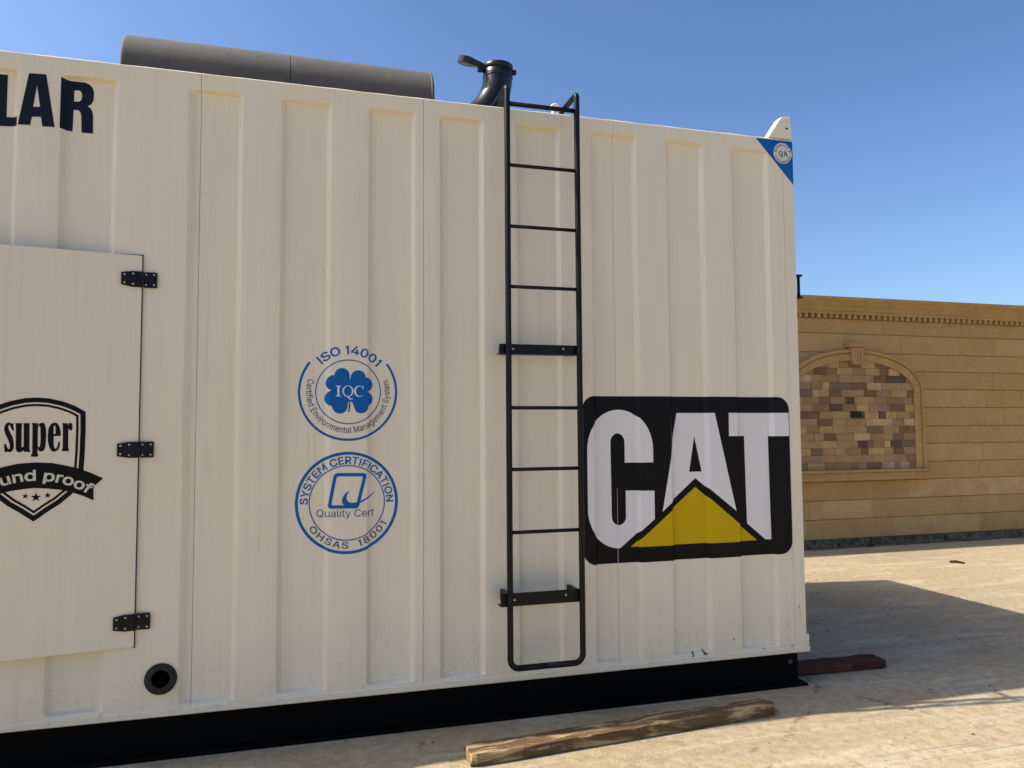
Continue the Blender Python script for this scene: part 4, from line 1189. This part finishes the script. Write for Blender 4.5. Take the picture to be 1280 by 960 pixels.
# ------------------------------------------------------------------ roof: silencer, exhaust elbow with rain cap, lifting eye
def lathe_x(name, prof, cy, cz, mat, parent, seg=48, smooth=True):
    bm = bmesh.new()
    rings = []
    for x, r in prof:
        rings.append([bm.verts.new((x, cy + r * math.cos(2*math.pi*k/seg), cz + r * math.sin(2*math.pi*k/seg))) for k in range(seg)])
    for a, b in zip(rings, rings[1:]):
        for k in range(seg):
            f = bm.faces.new((a[k], a[(k+1) % seg], b[(k+1) % seg], b[k])); f.smooth = smooth
    bm.faces.new(rings[0][::-1]); bm.faces.new(rings[-1])
    bmesh.ops.recalc_face_normals(bm, faces=bm.faces)
    return bm_obj(name, bm, mat, parent)
def build_roof_gear():
    cy, cz, r = 0.62, 3.462, 0.205
    s = sub_empty('exhaust_silencer', gen)
    s['label'] = 'long grey cylindrical silencer lying on the roof'
    lathe_x('silencer_shell', [(-0.878, r - 0.012), (-0.873, r - 0.002), (-0.868, r), (-0.858, r), (-0.03, r), (-0.02, r), (-0.0172, r)], cy, cz, MAT['silencer'], s)
    lathe_x('silencer_shell', [(-0.0148, r - 0.001), (-0.012, r - 0.001), (-0.002, r - 0.001), (0.765, r - 0.002), (0.785, r - 0.002), (0.793, r - 0.004), (0.797, r - 0.014)], cy, cz, MAT['silencer'], s)
    lathe_x('silencer_band', [(-0.0175, r - 0.003), (-0.0145, r - 0.003)], cy, cz, MAT['black'], s)
    lathe_x('silencer_band', [(0.777, r - 0.0015), (0.779, r + 0.002), (0.791, r + 0.002), (0.793, r - 0.0015)], cy, cz, MAT['silencer'], s)
    for x in (-0.6, 0.5):
        box('saddle', (x, cy - 0.16, 3.2505), (x + 0.06, cy + 0.16, 3.30), MAT['black'], s)
    e = sub_empty('exhaust_elbow', gen)
    e['label'] = 'black bent exhaust pipe with open rain cap'
    xo, zo, R = 1.233, 3.37, 0.34
    path = [(0.76, cy, zo)] + [(xo - R + R * math.sin(a), cy, zo + R - R * math.cos(a)) for a in [math.pi / 2 * k / 14 for k in range(15)]] + [(xo, cy, 3.775)]
    bm = bmesh.new()
    rings = bm_tube(bm, path, 0.092, 28, False)
    inner = bm_tube(bm, path[8:], 0.086, 28, False)
    for k in range(28):
        bm.faces.new((rings[-1][k], rings[-1][(k+1) % 28], inner[-1][(k+1) % 28], inner[-1][k]))
    bmesh.ops.recalc_face_normals(bm, faces=bm.faces)
    bm_obj('bent_pipe', bm, MAT['pipe'], e)
    bm = bmesh.new()
    for z0, z1, rr in ((3.700, 3.708, 0.096), (3.748, 3.780, 0.0965)):
        a = bm_tube(bm, [(xo, cy, z0), (xo, cy, z0 + 0.003), (xo, cy, z1 - 0.003), (xo, cy, z1)], [0.0925, rr, rr, 0.0925], 28, False)
    bmesh.ops.recalc_face_normals(bm, faces=bm.faces)
    bm_obj('clamp_ring', bm, MAT['pipe'], e)
    box('clamp_lug', (xo + 0.092, cy - 0.02, 3.738), (xo + 0.118, cy + 0.012, 3.764), MAT['pipe'], e, 0.003)
    box('cap_hinge', (xo - 0.128, cy - 0.022, 3.736), (xo - 0.09, cy + 0.022, 3.770), MAT['pipe'], e, 0.004)
    # rain cap: round plate with a tapering arm, swung open to the left
    out = [(0.014, 0.016), (-0.075, 0.034)] + [(-0.112 + 0.053 * math.cos(a), 0.053 * math.sin(a)) for a in [math.radians(55 + 250 * k / 18) for k in range(19)]] + [(-0.075, -0.034), (0.014, -0.016)]
    bm = bmesh.new()
    tilt = Matrix.Translation((xo - 0.09, cy, 3.772)) @ Matrix.Rotation(math.radians(9), 4, 'Y') @ Matrix.Rotation(math.radians(14), 4, 'X')
    a = [bm.verts.new(tilt @ Vector((x, y, 0.009 if x > -0.05 else 0.020))) for x, y in out]
    b = [bm.verts.new(tilt @ Vector((x, y, -0.009 if x > -0.05 else -0.020))) for x, y in out]
    bm.faces.new(a); bm.faces.new(b[::-1])
    for k in range(len(out)): bm.faces.new((a[(k+1) % len(out)], a[k], b[k], b[(k+1) % len(out)]))
    bmesh.ops.recalc_face_normals(bm, faces=bm.faces)
    bmesh.ops.bevel(bm, geom=[x for x in bm.edges], offset=0.003, segments=2, affect='EDGES')
    bm_obj('rain_cap', bm, MAT['pipe'], e)
    # white lifting eye near the roof edge
    le = sub_empty('lifting_eye', gen)
    c = Vector((1.41, 0.045, 3.292))
    bm = bmesh.new()
    pts = [c + Vector((0.022 * math.cos(a), 0, 0.022 * math.sin(a))) for a in [math.radians(-60 + 300 * k / 20) for k in range(21)]]
    bm_tube(bm, pts, 0.0085, 12)
    bm_tube(bm, [(1.41 + 0.012, 0.045, 3.251), (1.41 + 0.012, 0.045, 3.275)], 0.009, 10)
    bm_tube(bm, [(1.41 - 0.012, 0.045, 3.251), (1.41 - 0.012, 0.045, 3.275)], 0.009, 10)
    bmesh.ops.recalc_face_normals(bm, faces=bm.faces)
    bm_obj('eye_loop', bm, MAT['white'], le)
build_roof_gear()

# ------------------------------------------------------------------ timber on the ground
def timber(name, p0, p1, w, t, mat, seed, rough=0.004, round_end=True, taper=0.0):
    """worn plank from p0 to p1 (ground centreline)"""
    p0, p1 = Vector((*p0, 0)), Vector((*p1, 0))
    L = (p1 - p0).length
    d = (p1 - p0) / L
    s = Vector((-d.y, d.x, 0))
    nL, nW, nT = 90, 8, 4
    sec = []
    for k in range(nW): sec.append((-0.5 + k / nW, 0.0))
    for k in range(nT): sec.append((0.5, k / nT))
    for k in range(nW): sec.append((0.5 - k / nW, 1.0))
    for k in range(nT): sec.append((-0.5, 1.0 - k / nT))
    V, Fc = [], []
    m = len(sec)
    for i in range(nL + 1):
        f = i / nL
        e = 1.0
        if round_end: e = min(1.0, 0.62 + 0.38 * min(1, (1 - f) * L / 0.05) ** 0.5) * min(1.0, 0.86 + 0.14 * min(1, f * L / 0.012))
        ww = w * e * (1 + taper * f)
        tt = t * (0.8 + 0.2 * e)
        for a, b in sec:
            # rounded arrises
            ca = max(0, abs(a) - 0.44) / 0.06; cb = max(0, abs(b - 0.5) - 0.40) / 0.10
            k = 1 - 0.035 * ca * cb
            q = p0 + d * (f * L + noise.noise(Vector((a * 9, b * 5, seed))) * 0.018 * (1 if i in (0, nL) else 0)) + s * (a * ww * k)
            q.z = 0.5 * tt + (b - 0.5) * tt * k + 0.003
            nz = Vector((f * L * 5, a * 4 + seed, b * 3))
            q += s * noise.noise(nz) * rough * 1.4 + Vector((0, 0, noise.noise(nz * 1.9 + Vector((7, 1, 2))) * rough * (1.6 if b > 0.3 else 0.2)))
            gouge = noise.noise(Vector((f * L * 14, a * 7, seed * 2.0)))
            if b > 0.9 and gouge > 0.25: q.z -= (gouge - 0.25) * 0.012
            V.append(tuple(q))
    for i in range(nL):
        for k in range(m):
            Fc.append((i * m + k, i * m + (k + 1) % m, (i + 1) * m + (k + 1) % m, (i + 1) * m + k))
    Fc.append(tuple(range(m - 1, -1, -1))); Fc.append(tuple(nL * m + k for k in range(m)))
    o = mesh_obj(name, V, Fc, mat)
    return o
pl = timber('timber_plank', (0.792, -0.441), (2.462, -0.297), 0.128, 0.055, MAT['wood'], 3.7, 0.0028)
tag(pl, 'weathered pale wooden plank lying on the concrete along the container', 'plank', kind='thing')
bmw = timber('timber_beam', (2.25, 0.255), (3.60, 0.19), 0.15, 0.047, MAT['wood_dark'], 9.2, 0.004)
tag(bmw, 'dark red-brown wooden beam sticking out beyond the base corner', 'beam', kind='thing')

# ------------------------------------------------------------------ small litter on the concrete
def litter():
    rng = random.Random(5)
    bm = bmesh.new()
    for i in range(900):
        if i < 520: x, y = rng.uniform(1.5, 6.5), rng.uniform(-2.2, 3.6)
        else: x, y = rng.uniform(0.5, 11.0), rng.uniform(-1.5, 4.1)
        if -0.1 < y < DEPTH and x < XR + 0.1: continue
        if -0.55 < y < -0.2 and 0.7 < x < 2.6: continue
        r = rng.choice([0.0015, 0.002, 0.002, 0.003, 0.003, 0.004, 0.007]) * rng.uniform(0.7, 1.2)
        b = bmesh.ops.create_icosphere(bm, subdivisions=1, radius=r)['verts']
        sx, sy, sz = rng.uniform(0.7, 1.8), rng.uniform(0.7, 1.2), rng.uniform(0.35, 0.7)
        a = rng.uniform(0, 6.28)
        for v in b:
            j = 1 + rng.uniform(-0.18, 0.18)
            p = Vector((v.co.x * sx * j, v.co.y * sy * j, v.co.z * sz * j))
            p.rotate(Matrix.Rotation(a, 3, 'Z'))
            v.co = p + Vector((x, y, r * sz * 0.7))
    tag(bm_obj('gravel', bm, MAT['pebble']), 'scattered grit and small stones on the concrete', 'gravel', kind='stuff')
litter()
tw = tube('twig', [(7.02, 2.99, 0.012), (7.07, 2.95, 0.016), (7.10, 2.87, 0.012)], [0.013, 0.015, 0.009], MAT['wood_dark'], None, 8)
tag(tw, 'short dark stick lying on the sunlit concrete before the wall', 'stick', kind='thing')
